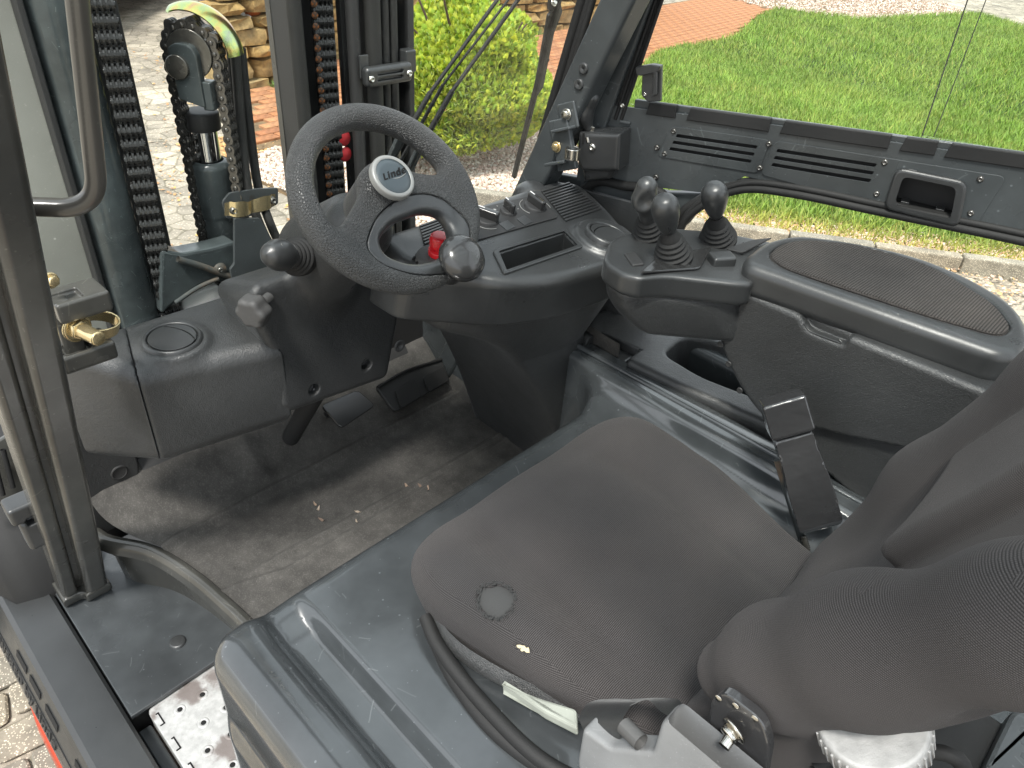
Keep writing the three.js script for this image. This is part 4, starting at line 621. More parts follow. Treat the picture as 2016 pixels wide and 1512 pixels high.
  part('height_lever', prism(roundPoly([[0.4279,0.965,-0.3604], [0.4427,0.965,-0.3008], [0.4596,0.965,-0.2522], [0.439,0.955,-0.2297], [0.4307,0.955,-0.2796], [0.4296,0.955,-0.3376]], 0.006), [0, -0.016, 0.004], 0.004), M.palegreen, t, 'pale green-grey plastic adjusting lever');
}
{ // hinge cover, strap, knob and bolt at the seat's rear corner
  const t = group('seat_hinge_cover', 'light grey plastic hinge cover under the seat backrest', 'seat hinge');
  const shell = sdPoly(roundPoly([[-0.2118,1.0774], [-0.1762,1.0858], [-0.1316,1.1398], [-0.133,1.1919], [-0.0999,1.2658], [-0.0955,1.2306], [-0.0472,1.2462], [-0.041,1.2948], [-0.0124,1.24], [-0.0231,1.1473], [-0.1512,0.9512], [-0.2085,0.9958]], [0.008, 0.006, 0.006, 0.008, 0.004, 0.006, 0.010, 0.006, 0.01, 0.02, 0.02, 0.02]));
  part('shell', nets((x, y, z) => sdExt(shell(z, y), Math.abs(x - 0.412) - 0.014, 0.006), [0.38, 0.90, -0.30], [0.45, 1.20, 0.10], 0.0028), M.hinge, t);
  part('bracket', [prism(roundPoly([[0.43,1.2248,-0.1065], [0.43,1.2495,-0.0985], [0.43,1.25,-0.0602], [0.43,1.2271,-0.0458], [0.43,1.1622,-0.034], [0.43,1.1247,-0.0848]], 0.01), [0.012, 0, 0], 0.002)], M.gloss, t);
  part('bolt', [...hexBolt([0.426,1.2196,-0.0762], [-0.75, -0.25, -0.2], 0.0095, 0.010), cyl([0.428,1.2182,-0.076], [0.41,1.2115,-0.0759], 0.0055, 0.0055, 14)], M.zinc, t);
  for (const p of [[0.429,1.2375,-0.1005], [0.429,1.2448,-0.0846], [0.429,1.2478,-0.066]]) part('rivet', lathe([[0, 0.001], [0.003, 0.0006], [0.0035, 0]], p, [-1, 0, 0], 12), M.zinc, t);
  part('leather_flap', [grid((u, v) => { const a = [[0.5,0.9812,-0.2447], [0.435,1.048,-0.235], [0.415,1.0525,-0.2265], [0.412,1.0464,-0.2078]], b = [[0.5,1.0401,-0.1929], [0.435,1.1149,-0.1815], [0.415,1.1108,-0.1777], [0.412,1.0839,-0.1701]]; const A = curve(a, 12), B = curve(b, 12), i = Math.round(u * 12); const p = [0, 1, 2].map((k) => lerp(A[i][k], B[i][k], v)); return [...p, u * 0.08, v * 0.08]; }, 12, 6), grid((u, v) => { const a = [[0.435,1.1164,-0.1819], [0.45,1.1244,-0.171], [0.45,1.1238,-0.1542], [0.45,1.1275,-0.142]], b = [[0.48,1.0563,-0.2001], [0.5,1.0649,-0.1763], [0.5,1.0869,-0.1532], [0.5,1.0782,-0.1477]]; const A = curve(a, 12), B = curve(b, 12), i = Math.round(u * 12); const p = [0, 1, 2].map((k) => lerp(A[i][k], B[i][k], v)); return [...p, u * 0.08, v * 0.08]; }, 12, 6)], M.smooth, t, null, true).material.side = THREE.DoubleSide;
  part('adjuster_rod', tube([[0.405,1.1305,-0.1698], [0.4,1.1365,-0.1453]], 0.009, 8, 14), M.greyplastic, t);
  const k = group('weight_knob', 'pale serrated adjusting dial under the backrest', 'knob');
  const c = [0.5,1.2473,0.0109], prf = [[0, 0.014], [0.042, 0.014], [0.046, 0.010], [0.047, -0.014], [0, -0.014]];
  part('dial', lathe(prf, c, [-0.25, 0.85, -0.3], 40), M.alu, k);
  for (let i = 0; i < 40; i++) { const a = i / 40 * 6.2832, q = Q(UP, V3([-0.25, 0.85, -0.3]).normalize()), g = rbox([Math.cos(a) * 0.0468, -0.002, Math.sin(a) * 0.0468], [0.0022, 0.022, 0.0022], 0.0005, [0, -a, 0], 1); g.applyQuaternion(q); g.translate(...c); part('serration', g, M.alu, k); }
  single('seat_rail_box', [rbox([0.66, 0.935, 0.16], [0.40, 0.10, 0.36], 0.02), tube([[0.5,1.1432,-0.0115], [0.52,1.1509,-0.0024], [0.56,1.1592,0.0343], [0.58,1.1867,0.0794], [0.62, 0.99, 0.14]], 0.008, 30, 8)], M.rubber, 'dark rubber edged box under the seat', 'seat base');
  single('rear_hood_panel', prism(roundPoly([[0.7541,1,0.1305], [0.8615,1,0.1324], [0.9508,1,0.1769], [0.8161,1,0.2281]], 0.01), [0, -0.04, 0], 0.006), M.steel, 'blue-grey steel panel corner behind the seat', 'panel');
}
// ================================================================ right cab door, set in its own upright plane
const dp = (u, v, o = 0) => [1.2 + 0.27564 * u + 0.96126 * o, 1.3 + v, -1.06 + 0.96126 * u - 0.27564 * o];   // u back along the door, v up, o outwards
const dN = [-0.96126, 0, 0.27564], dU = [0.27564, 0, 0.96126];
{
  const t = group('cab_door', 'dark grey right cab door with slotted panel, latch and window panes', 'door');
  const top = (u) => 0.153 + 0.062 * (u - 0.157);
  const slots = [], slot = (u0, u1, v0, v1, h) => roundPoly([dp(u0, v0), dp(u1, v1), dp(u1 - 0.002, v1 - h), dp(u0 - 0.002, v0 - h)], 0.003, 3);
  for (const k of [0, 1, 2]) { slots.push(slot(0.299 - 0.004 * k, 0.457 - 0.002 * k, 0.1245 - 0.0137 * k, 0.1355 - 0.0140 * k, 0.0088)); slots.push(slot(0.492 - 0.001 * k, 0.665, 0.1375 - 0.0135 * k, 0.1485 - 0.0140 * k, 0.0088)); }
  const BIN = [[1.3933,1.4466,-0.3858], [1.4216,1.4475,-0.2871], [1.4256,1.3777,-0.2733], [1.3944,1.3794,-0.382]];
  part('panel', prism([dp(0.10, 0.146), dp(0.47, 0.176), dp(0.874, 0.199), dp(1.5, 0.238), dp(1.5, 0.09), dp(0.873, 0.076), dp(0.70, 0.074), dp(0.446, 0.072), dp(0.392, 0.024), dp(0.25, 0.005), dp(0.10, -0.02)], dN.map((k) => k * -0.004), 0.001, [...slots, roundPoly(BIN, 0.012, 4)]), M.paint, t, 'dark grey sheet metal door panel with slots');
  part('slot_backing', [prism([dp(0.27, 0.15, 0.012), dp(0.69, 0.165, 0.012), dp(0.69, 0.078, 0.012), dp(0.45, 0.075, 0.012), dp(0.27, 0.075, 0.012)], dN.map((k) => k * -0.003), 0.0005)], M.rubber, t);
  // grille cover sheets, slightly proud
  const uOf = (s) => (s[0][2] + 1.06) / 0.96126, sheet = (p, holes) => prism(roundPoly(p.map((q) => addv(q, dN, 0.0004)), 0.012), dN.map((k) => k * 0.0022), 0.0008, holes);
  part('grille_sheet', sheet([dp(0.286, 0.136), dp(0.476, 0.149), dp(0.470, 0.084), dp(0.268, 0.072)], slots.filter((s) => uOf(s) < 0.4)), M.paint, t);
  part('grille_sheet', sheet([dp(0.484, 0.150), dp(0.86, 0.170), dp(0.85, 0.082), dp(0.80, 0.070), dp(0.72, 0.074), dp(0.474, 0.083)], [...slots.filter((s) => uOf(s) > 0.45), roundPoly(BIN, 0.012, 4)]), M.paint, t);
  for (const p of [[1.2805,1.4271,-0.7792], [1.273,1.3892,-0.8055], [1.2779,1.3808,-0.7884], [1.2755,1.3307,-0.7967], [1.3308,1.4414,-0.6039], [1.3295,1.395,-0.6084], [1.386,1.4523,-0.4112], [1.3876,1.3961,-0.4058], [1.4274,1.4578,-0.267], [1.4297,1.3995,-0.259]]) part('screw', screwGeo(addv(p, dN, 0.002), dN, 0.0055, 0.0034), M.chain, t);
  part('screw', screwGeo(addv([1.2494,1.4548,-0.8877], dN, 0.001), dN, 0.0055, 0.004), M.zinc, t);
  // storage bin
  const bu = BIN.map((p) => p), cB = [0, 1, 2].map((k) => bu.reduce((a, p) => a + p[k], 0) / 4);
  const grow = (s) => roundPoly(bu.map((p) => [0, 1, 2].map((k) => cB[k] + (p[k] - cB[k]) * s)), 0.016, 5);
  const bin = part('bin_frame', prism(grow(1.11).map((p) => addv(p, dN, 0.002)), dN.map((k) => k * 0.012), 0.005, [grow(0.92).map((p) => addv(p, dN, 0.002))], 3), M.smooth, t, 'black plastic frame of the empty door pocket');
  const wall = (a, b) => prism([bu[a], bu[b], addv(bu[b], dN, -0.055), addv(bu[a], dN, -0.055)].map((p) => [0, 1, 2].map((k) => cB[k] + (p[k] - cB[k]) * 0.97)), (() => { const n = V3(bu[b]).sub(V3(bu[a])).cross(V3(dN)).setLength(0.002); return n.toArray(); })(), 0.0003);
  part('bin_box', [wall(0, 1), wall(1, 2), wall(2, 3), wall(3, 0), prism(bu.map((p) => addv(p, dN, -0.05)), dN.map((k) => k * -0.003), 0.0005)], M.dark, bin);
  part('bin_clip', [basisBox(addv([1.4012,1.3876,-0.3584], dN, -0.02), dU, [0, 1, 0], [0.014, 0.004, 0.02], 0.001), basisBox(addv([1.4172,1.3885,-0.3025], dN, -0.02), dU, [0, 1, 0], [0.014, 0.004, 0.02], 0.001), basisBox(addv([1.3991,1.4487,-0.3658], dN, 0.004), dU, [0, 1, 0], [0.014, 0.004, 0.004], 0.001), basisBox(addv([1.414,1.4489,-0.3136], dN, 0.004), dU, [0, 1, 0], [0.014, 0.004, 0.004], 0.001)], M.smooth, bin);
  // rubber sill segments along the top of the panel
  for (const [a, b] of [[0.230, 0.290], [0.312, 0.468], [0.488, 0.672], [0.690, 0.745], [0.760, 1.05], [1.07, 1.45]]) part('sill_segment', prism([dp(a, top(a) - 0.010, -0.004), dp(a + 0.004, top(a) + 0.014, -0.004), dp(b - 0.001, top(b) + 0.014, -0.004), dp(b, top(b) - 0.010, -0.004)].map((p) => p), dN.map((k) => k * -0.012), 0.002), M.rubber, t);
  part('window_channel', beam(dp(0.20, top(0.2) + 0.002, 0.014), dp(1.5, top(1.5) + 0.002, 0.014), [0, 1, 0], 0.02, 0.012, 0.002), M.paint, t);
  // frame of the door: front stile with ribbed seals, lower sash with round seal
  const fs = [[dp(0.165, 0.12), [1.2507,1.6434,-0.8833]], ];
  const A0 = [1.2403,1.4555,-0.9194], A1 = [1.2523,1.6442,-0.8777], ext = (a, b, k) => [0, 1, 2].map((c) => a[c] + (b[c] - a[c]) * k);
  part('front_stile', beam(ext(A0, A1, -0.3), ext(A0, A1, 2.6), dU, 0.036, 0.03, 0.004), M.paint, t);
  for (let k = 0; k < 4; k++) { const a = [[1.2458,1.4474,-0.9001], [1.2476,1.4487,-0.894], [1.2493,1.4499,-0.8879], [1.2511,1.4511,-0.8818]][k], b = [[1.2568,1.6463,-0.8619], [1.2584,1.6471,-0.8564], [1.26,1.6478,-0.8509], [1.2615,1.6486,-0.8454]][k]; part('seal_rib', tube([ext(a, b, -0.12), a, b, ext(a, b, 2.6)].map((p) => addv(p, dN, -0.004 + 0.004 * (k % 2))), 0.0040, 12, 8), M.rubber, t); }
  const low = [[1.2943,1.2127,-0.7312], [1.2975,1.2614,-0.7199], [1.3062,1.3025,-0.6895], [1.3158,1.3324,-0.6563], [1.3272,1.3519,-0.6164], [1.3489,1.3622,-0.5406], [1.3925,1.367,-0.3887], [1.4433,1.3727,-0.2114], [1.4705,1.3746,-0.1165]];
  part('lower_seal', [tube(low.map((p) => addv(p, dN, 0.004)), 0.008, 80, 10), tube(low.map((p) => addv(addv(p, [0, 0.012, 0]), dN, 0.002)), 0.0065, 80, 10), tube([[1.2911,1.2036,-0.7424], [1.2932,1.2628,-0.7349], [1.303,1.307,-0.7006], [1.3138,1.341,-0.6632], [1.3263,1.3612,-0.6197], [1.3481,1.3725,-0.5435], [1.3916,1.3768,-0.392], [1.4694,1.3845,-0.1207]].map((p) => addv(p, dN, -0.006)), 0.010, 80, 10)], M.rubber, t);
  part('lower_stile', prism([dp(0.05, -0.02), dp(0.30, 0.0), dp(0.39, 0.02), dp(0.36, -0.05), dp(0.325, -0.10), dp(0.315, -0.6), dp(0.05, -0.6)].map((p) => addv(p, dN, -0.012)), dN.map((k) => k * -0.02), 0.003), M.paint, t);
  part('inner_tube', tube([[1.235,1.2664,-0.9453], [1.24,1.293,-0.9114], [1.25,1.2995,-0.8521], [1.26,1.3104,-0.7836], [1.265,1.2986,-0.7567], [1.26,1.2648,-0.7378]], 0.010, 40, 12), M.rubber, t);
  part('inner_shelf', [prism([[1.2779,1.235,-0.954], [1.3212,1.235,-0.9672], [1.357,1.235,-0.8755], [1.3232,1.235,-0.8505]], [0, -0.05, 0], 0.004), prism([dp(0.05, -0.03), dp(0.26, -0.03), dp(0.26, -0.5), dp(0.05, -0.5)].map((p) => addv(p, dN, 0.012)), dN.map((k) => k * -0.01), 0.002)], M.plastic, t);
  // panes
  part('upper_pane', prism([[1.2621,1.4568,-0.8799], [1.2722,1.6564,-0.8446], ext([1.2621,1.4568,-0.8799], [1.2722,1.6564,-0.8446], 2.2), dp(1.5, 0.75, 0.010), dp(1.5, 0.23, 0.010)], dN.map((k) => k * -0.004), 0), M.glass, t);
  part('sliding_pane', prism([[1.4186,1.5009,-0.3775], ext([1.4186,1.5009,-0.3775], [1.4157,1.7096,-0.3874], 2.6), dp(1.5, 0.75, 0.022), dp(1.5, 0.23, 0.022)], dN.map((k) => k * -0.004), 0), M.glass, t);
  part('pane_edge', [tube([[1.4205,1.5004,-0.3781], [1.4177,1.7094,-0.388], ext([1.4205,1.5004,-0.3781], [1.4177,1.7094,-0.388], 2)], 0.0011, 8, 6), tube([[1.4119,1.5057,-0.3574], [1.4109,1.7139,-0.3609], ext([1.4119,1.5057,-0.3574], [1.4109,1.7139,-0.3609], 2)], 0.0008, 8, 6)], M.smooth, t);
  part('lower_pane', prism([...low.map((p) => addv(p, dN, -0.006)), dp(1.4, 0.0, 0.006), dp(1.4, -0.5, 0.006), dp(0.33, -0.5, 0.006)], dN.map((k) => k * -0.003), 0), M.glass, t);
  // window catch
  const wc = part('window_catch', [prism(roundPoly([[1.2493,1.5338,-0.8518], [1.2593,1.5453,-0.8168], [1.2623,1.481,-0.8065], [1.2552,1.4752,-0.8314], [1.2512,1.4848,-0.8452]], 0.003), dN.map((k) => k * 0.010), 0.002), prism(roundPoly([[1.227,1.5343,-0.8569], [1.2354,1.5448,-0.8276], [1.2404,1.5452,-0.8103], [1.2399,1.5341,-0.8121], [1.231,1.5214,-0.8429], [1.2282,1.5214,-0.8528]], 0.003), dN.map((k) => k * -0.018), 0.002), prism(roundPoly([[1.2449,1.5329,-0.8236], [1.2467,1.5358,-0.8173], [1.2487,1.4941,-0.8105], [1.2462,1.4878,-0.8192]], 0.002), dN.map((k) => k * 0.008), 0.0015)], M.smooth, t, 'black plastic window catch on the pane');
  part('screw', screwGeo(addv([1.2533,1.4882,-0.8377], dN, 0.011), dN, 0.0035, 0.002), M.zinc, wc);
  // latch with its lever
  const q = (u, v, o) => dp(u, v, -o);
  const lb = part('latch_box', nets((x, y, z) => { const X = x - 1.2, Z = z + 1.06, u = X * 0.27564 + Z * 0.96126, o = -(X * 0.96126 - Z * 0.27564), v = y - 1.3; let d = sdExt(sdPoly([[0.118, 0.103], [0.205, 0.118], [0.212, 0.045], [0.135, 0.028], [0.118, 0.05]])(u, v), Math.abs(o - 0.030) - 0.032, 0.008); const l2 = sdExt(sdPoly([[0.122, 0.045], [0.205, 0.055], [0.190, 0.018], [0.135, 0.0]])(u, v), Math.abs(o - 0.022) - 0.026, 0.012); return smin(d, l2, 0.01); }, [1.13, 1.27, -1.0], [1.30, 1.45, -0.80], 0.0036), M.smooth, t, 'black plastic door latch box');
  part('latch_lever', nets((x, y, z) => { const a = [1.1925,1.4122,-0.9228], b = [1.185,1.4362,-0.931], c = [1.1843,1.4702,-0.9153]; return smin(sdCap(x, y, z, a, b, 0.0095, 0.0155), sdCap(x, y, z, b, c, 0.0155, 0.0130), 0.014); }, [1.08, 1.38, -1.06], [1.32, 1.52, -0.80], 0.0028), M.smooth, lb);
  part('lever_link', [prism([[1.1924,1.4161,-0.9233], [1.1967,1.4153,-0.9083], [1.1958,1.3924,-0.9115], [1.1932,1.3945,-0.9204]], dN.map((k) => k * 0.004), 0.0006), cyl([1.1799,1.397,-0.9124], [1.1809,1.3876,-0.9089], 0.004, 0.004, 12)], M.zinc, lb);
  part('latch_screw', screwGeo([1.1809,1.3806,-0.8972], dN, 0.0072, 0.004), M.zinc, lb);
  part('latch_slot', prism([[1.1746,1.4037,-0.9209], [1.1757,1.4046,-0.9167], [1.1763,1.3827,-0.9149], [1.1751,1.3818,-0.9191]], dN.map((k) => k * 0.001), 0), M.hole, lb);
  part('pull_tab', beam([1.2465,1.4237,-0.887], [1.2528,1.4243,-0.865], [0, 1, 0], 0.006, 0.006, 0.002), M.paint, lb);
}

// ================================================================ overhead guard: posts, roof, windscreen
{
  const t = group('overhead_guard', 'dark steel overhead guard with raked front posts, roof and windscreen', 'overhead guard');
  const ext = (a, b, k) => [0, 1, 2].map((c) => a[c] + (b[c] - a[c]) * k);
  // left post: two welded channels side by side on a common foot
  const p0 = [0.124, 0.41, -1.413], p1 = [0.124, 1.60, -0.901], q0 = [0.173, 0.41, -1.396], q1 = [0.173, 1.60, -0.884];
  const pu = V3(p1).sub(V3(p0)).normalize();
  part('left_post', [beam(p0, ext(p0, p1, 1.55), [1, 0, 0], 0.032, 0.055, 0.011, 4), beam([0.146, 0.41, -1.414], [0.146, 2.2, -0.644], [1, 0, 0], 0.03, 0.03, 0.002)], M.post, t);
  part('left_post_inner', [beam(q0, ext(q0, q1, 1.55), [1, 0, 0], 0.046, 0.060, 0.012, 4)], M.post, t);
  const foot = (c, h, k) => nets((x, y, z) => { const f = (o) => { const X = x - o[0], Z = z - o[2] - (y - 0.41) * 0.43; return sdExt(Math.max(Math.abs(X) - (o === p0 ? 0.020 : 0.027), Math.abs(Z) - 0.036), Math.abs(y - c) - h, 0.008); }; return smin(f(p0), f(q0), 0.012); }, [0.04, 0.385, -1.50], [0.26, 0.50, -1.29], 0.005);
  part('post_foot', foot(0.424, 0.021), M.post, t);
  // grab handle
  const h0 = [0.2143,1.4708,-0.98], h1 = [0.2667,1.4659,-0.93], h2 = [0.2911,1.696,-0.9];
  part('grab_handle', bentTube([addv(h0, [-0.02, 0.0, 0]), h1, ext(h1, h2, 1.35)], 0.0115, 0.045, 20), M.tube, t, 'bare steel tube grab handle');
  // right front post and its seals
  const r0 = [1.182, 1.2, -1.062], r1 = [1.182, 1.6, -0.890], ru = ext(r0, r1, 2.6);
  part('right_post', [beam(ext(r0, r1, -1.7), ru, [1, 0, 0], 0.058, 0.066, 0.010, 4)], M.paint, t, 'dark grey raked front post with two round plugs');
  const s0 = [1.178,1.2767,-1.051], s1 = [1.178,1.6355,-0.9628];
  part('windscreen_seal', [tube([ext(s0, s1, -1.0), s0, s1, ext(s0, s1, 2)], 0.010, 16, 10), tube([ext(s0, s1, -1.0), s0, s1, ext(s0, s1, 2)].map((p) => addv(p, [0.004, 0, 0.014])), 0.009, 16, 10), tube([ext(s0, s1, -1.0), s0, s1, ext(s0, s1, 2)].map((p) => addv(p, [-0.004, 0, 0.027])), 0.007, 16, 10)], M.rubber, t);
  const fc = [-0.70, -0.05, 0.71];
  for (const p of [[1.152,1.528,-0.9196], [1.152,1.4983,-0.9261]]) part('post_plug', lathe([[0.0016, 0.0005], [0.002, 0.0022], [0.008, 0.0034], [0.0105, 0.002], [0.0108, -0.004]], p, [-1, 0, 0.02], 28), M.smooth, t);
  // striker bracket of the right door on that post
  const rb = part('striker_bracket', [basisBox([1.148,1.3788,-0.944], [0, 0.395, 0.919], [0, 0.919, -0.395], [0.05, 0.10, 0.012], 0.003), basisBox([1.15,1.4359,-0.9421], [0, 0.395, 0.919], [0, 0.919, -0.395], [0.045, 0.05, 0.006], 0.003), basisBox([1.14,1.3428,-0.9483], [0, 0.395, 0.919], [0, 0.919, -0.395], [0.055, 0.006, 0.026], 0.002), basisBox([1.14,1.412,-0.9418], [0, 0.395, 0.919], [0, 0.919, -0.395], [0.05, 0.006, 0.026], 0.002)], M.paint, t);
  part('bolt', hexBolt([1.146,1.4392,-0.9431], [-1, 0, 0.05], 0.0085, 0.009), M.zinc, rb);
  part('bolt', hexBolt([1.141,1.3726,-0.9561], [-1, 0, 0.05], 0.0082, 0.008), M.brass, rb);
  part('striker_loop', nets((x, y, z) => { const c = [1.14,1.3717,-0.913]; const r = Math.hypot(x - c[0], z - c[2]); return sdExt(Math.abs(r - 0.0135) - 0.0016, Math.abs(y - c[1]) - 0.011, 0.001); }, addv([1.14,1.3717,-0.913], [-0.02, -0.02, -0.02]), addv([1.14,1.3717,-0.913], [0.02, 0.02, 0.02]), 0.0015), M.zinc, rb);
  part('post_skirt', [rbox([1.215, 1.10, -1.03], [0.06, 0.26, 0.08], 0.02)], M.dark, t);
  // roof, rear posts
  part('roof_frame', [rbox([0.11, 2.22, 0.05], [0.09, 0.06, 1.5], 0.02), rbox([1.23, 2.22, 0.05], [0.09, 0.06, 1.5], 0.02), rbox([0.67, 2.22, -0.66], [1.04, 0.06, 0.09], 0.02), rbox([0.67, 2.22, 0.76], [1.04, 0.06, 0.09], 0.02), ...[-0.42, -0.16, 0.10, 0.36].map((z) => rbox([0.67, 2.22, z], [1.04, 0.035, 0.035], 0.008))], M.paint, t);
  part('roof_pane', rbox([0.67, 2.255, 0.05], [1.06, 0.006, 1.36], 0.001), M.glass, t);
  for (const x of [0.13, 1.21]) part('rear_post', beam([x, 0.9, 0.80], [x, 2.21, 0.68], [1, 0, 0], 0.08, 0.08, 0.02), M.paint, t);
  part('rear_crossbar', rbox([0.67, 1.35, 0.77], [1.06, 0.06, 0.05], 0.01), M.paint, t);
  // windscreen
  part('windscreen', prism([[0.20, 1.085, -1.308], [1.40, 1.085, -1.308], [1.34, 2.14, -0.854], [0.22, 2.14, -0.854]].reverse(), [0, 0.0017, -0.004], 0), M.glass, t, 'clear laminated windscreen');
}
{ // striker of the open left door, on the left post
  const t = group('door_striker', 'black bracket with gold plated pin and ring on the left post', 'door striker');
  part('bracket', [nets((x, y, z) => { const c = [0.2611,1.2645,-1.13]; const d = sdBox(x, y, z, addv(c, [0, -0.012, 0]), [0.038, 0.017, 0.030], 0.005); return Math.max(d, -sdBox(x, y, z, addv(c, [-0.016, 0.004, 0.006]), [0.020, 0.006, 0.016], 0.004)); }, addv([0.2611,1.2645,-1.13], [-0.05, -0.05, -0.05]), addv([0.2611,1.2645,-1.13], [0.05, 0.04, 0.05]), 0.003), nets((x, y, z) => { const c = [0.2469,1.1675,-1.13]; return Math.max(sdBox(x, y, z, c, [0.040, 0.016, 0.030], 0.006), -sdBox(x, y, z, addv(c, [-0.012, 0.014, 0.008]), [0.020, 0.006, 0.016], 0.004)); }, addv([0.2469,1.1675,-1.13], [-0.06, -0.04, -0.05]), addv([0.2469,1.1675,-1.13], [0.06, 0.04, 0.05]), 0.003), rbox(addv([0.2353,1.214,-1.14], [0, 0, -0.005]), [0.03, 0.10, 0.05], 0.006)], M.post, t);
  const c = [0.2445,1.2155,-1.12], tip = [0.2544,1.2172,-1.075], ax = V3(tip).sub(V3(c)).normalize().toArray();
  part('pin', [lathe([[0, 0.058], [0.0095, 0.058], [0.0115, 0.055], [0.0118, 0.020], [0.010, 0.0]], c, ax, 28)], M.brass, t);
  part('pin_nut', hexBolt(c, ax, 0.0165, 0.016), M.brass, t);
  const ringC = [0.2751,1.2034,-1.13];
  part('ring', nets((x, y, z) => { const X = x - ringC[0], Y = y - ringC[1], Z = z - ringC[2]; const w = X * 0.25 + Y * 0.93 + Z * 0.25; const px = X - w * 0.25, py = Y - w * 0.93, pz = Z - w * 0.25; const r = Math.hypot(px * 0.72, py, pz); return sdExt(Math.abs(r - 0.024) - 0.0014, Math.abs(w) - 0.010, 0.0008); }, addv(ringC, [-0.05, -0.03, -0.045]), addv(ringC, [0.05, 0.03, 0.045]), 0.0018), M.brass, t);
  part('bolt', hexBolt([0.233,1.2961,-1.13], [0.3, 0.1, 0.9], 0.009, 0.012), M.brass, t);
}
{ // fender vent and black hook by the foot of the left post
  const t = group('front_fender', 'black front fender with slotted grey panel beside the left post', 'fender');
  part('slotted_panel', plate(roundPoly([[0.0714,0.7761,-1.52], [0.163,0.8028,-1.52], [0.1407,0.6682,-1.5], [0.1096,0.6429,-1.5], [0.031,0.6658,-1.5]], 0.012), 0.012, 0.003, [0, 0, -1]), M.post, t);
  for (const k of [0, 1, 2]) part('slot', tube([[[0.1286,0.7839,-1.5], [0.1163,0.6947,-1.485]], [[0.1474,0.7967,-1.5], [0.1365,0.704,-1.485]], [[0.1072,0.7685,-1.5], [0.0948,0.6865,-1.485]]][k], 0.005, 8, 8), M.hole, t);
  part('fender', nets((x, y, z) => sdMM(x, y, z, [-0.12, 0.22, -1.80], [0.10, 0.413, -1.58], 0.03), [-0.16, 0.18, -1.86], [0.14, 0.46, -1.54], 0.01), M.smooth, t);
  part('hook', nets((x, y, z) => { const c = [0.112, 0.742, -1.285]; const d = smin(sdBox(x, y, z, c, [0.028, 0.036, 0.022], 0.008), sdBox(x, y, z, addv(c, [-0.012, 0.058, 0.0]), [0.026, 0.020, 0.024], 0.007), 0.006); return smax(d, -sdBox(x, y, z, addv(c, [0.010, 0.036, 0.016]), [0.026, 0.010, 0.014], 0.003), 0.004); }, [0.06, 0.69, -1.33], [0.16, 0.85, -1.24], 0.0035), M.smooth, t);
}

// ---------------------------------------------------------------- wipers outside the windscreen
{
  const t = group('wiper', 'black double-arm parallel wiper crossing the windscreen', 'wiper', 'windscreen wipers');
  const ext = (a, b, k) => [0, 1, 2].map((c) => a[c] + (b[c] - a[c]) * k), o = [0, 0.005, -0.012];
  const rods = [[[0.9329,1.3042,-1.2136], [0.9851,1.4464,-1.1524], [1.0896,1.6232,-1.0764], 0.0045], [[0.9544,1.2828,-1.2228], [1.0136,1.4583,-1.1473], [1.1205,1.6213,-1.0772], 0.003], [[0.9888,1.2707,-1.228], [1.0453,1.4405,-1.155], [1.1478,1.6197,-1.0779], 0.0048]];
  for (const [a, b, c, r] of rods) { part('arm_sleeve', cyl(addv(a, o), addv(b, o), r * 1.35, r * 1.2, 14), M.dark, t); part('arm', cyl(addv(b, o), addv(ext(b, c, 1.7), o), r * 0.85, r * 0.8, 10), M.dark, t); }
  part('arm_base', [beam(addv([0.9253,1.2898,-1.2198], o), addv([0.9408,1.3671,-1.1865], o), [1, 0, 0], 0.020, 0.010, 0.003), beam(addv([0.9922,1.2608,-1.2323], o), addv([1.0062,1.3336,-1.2009], o), [1, 0, 0], 0.020, 0.010, 0.003)], M.paint, t);
  part('pivot', [cyl(addv([0.961,1.2619,-1.2318], [0, 0, -0.02]), addv([0.9738,1.2653,-1.2303], [0, 0.01, 0.0]), 0.018, 0.016, 20)], M.dark, t);
  const w = group('wiper', 'black wiper blade hanging beside the right front post', 'wiper', 'windscreen wipers');
  const bl = [[1.3805,1.1496,-1.2801], [1.3214,1.3949,-1.1746], [1.2647,1.6125,-1.081]];
  part('blade_rubber', [beam(addv(bl[0], o), addv(ext(bl[1], bl[2], 1.6), o), [1, 0, 0], 0.010, 0.012, 0.002)], M.rubber, w);
  part('blade_carrier', [prism([[1.2557,1.5813,-1.1162], [1.2764,1.6082,-1.1046], [1.2966,1.5865,-1.114], [1.2991,1.5419,-1.1331], [1.3438,1.4111,-1.1894], [1.3332,1.3849,-1.2007], [1.3239,1.3888,-1.199]], [0, -0.0024, 0.0055], 0.001), beam([1.3294,1.3855,-1.2004], [1.3738,1.2134,-1.2744], [1, 0, 0], 0.008, 0.006, 0.002), beam([1.3186,1.4815,-1.1548], [1.3146,1.4407,-1.1723], [1, 0, 0], 0.006, 0.006, 0.002), prism(roundPoly([[1.2401,1.6195,-1.1041], [1.2753,1.6175,-1.105], [1.2908,1.5883,-1.1176], [1.2829,1.5806,-1.1209], [1.2556,1.5917,-1.1161]], 0.004), [0, -0.0031, 0.0073], 0.001)], M.dark, w);
  part('nut', hexBolt([1.2524,1.6061,-1.0968], [0, 0.4, 0.9], 0.0055, 0.006), M.zinc, w);
}
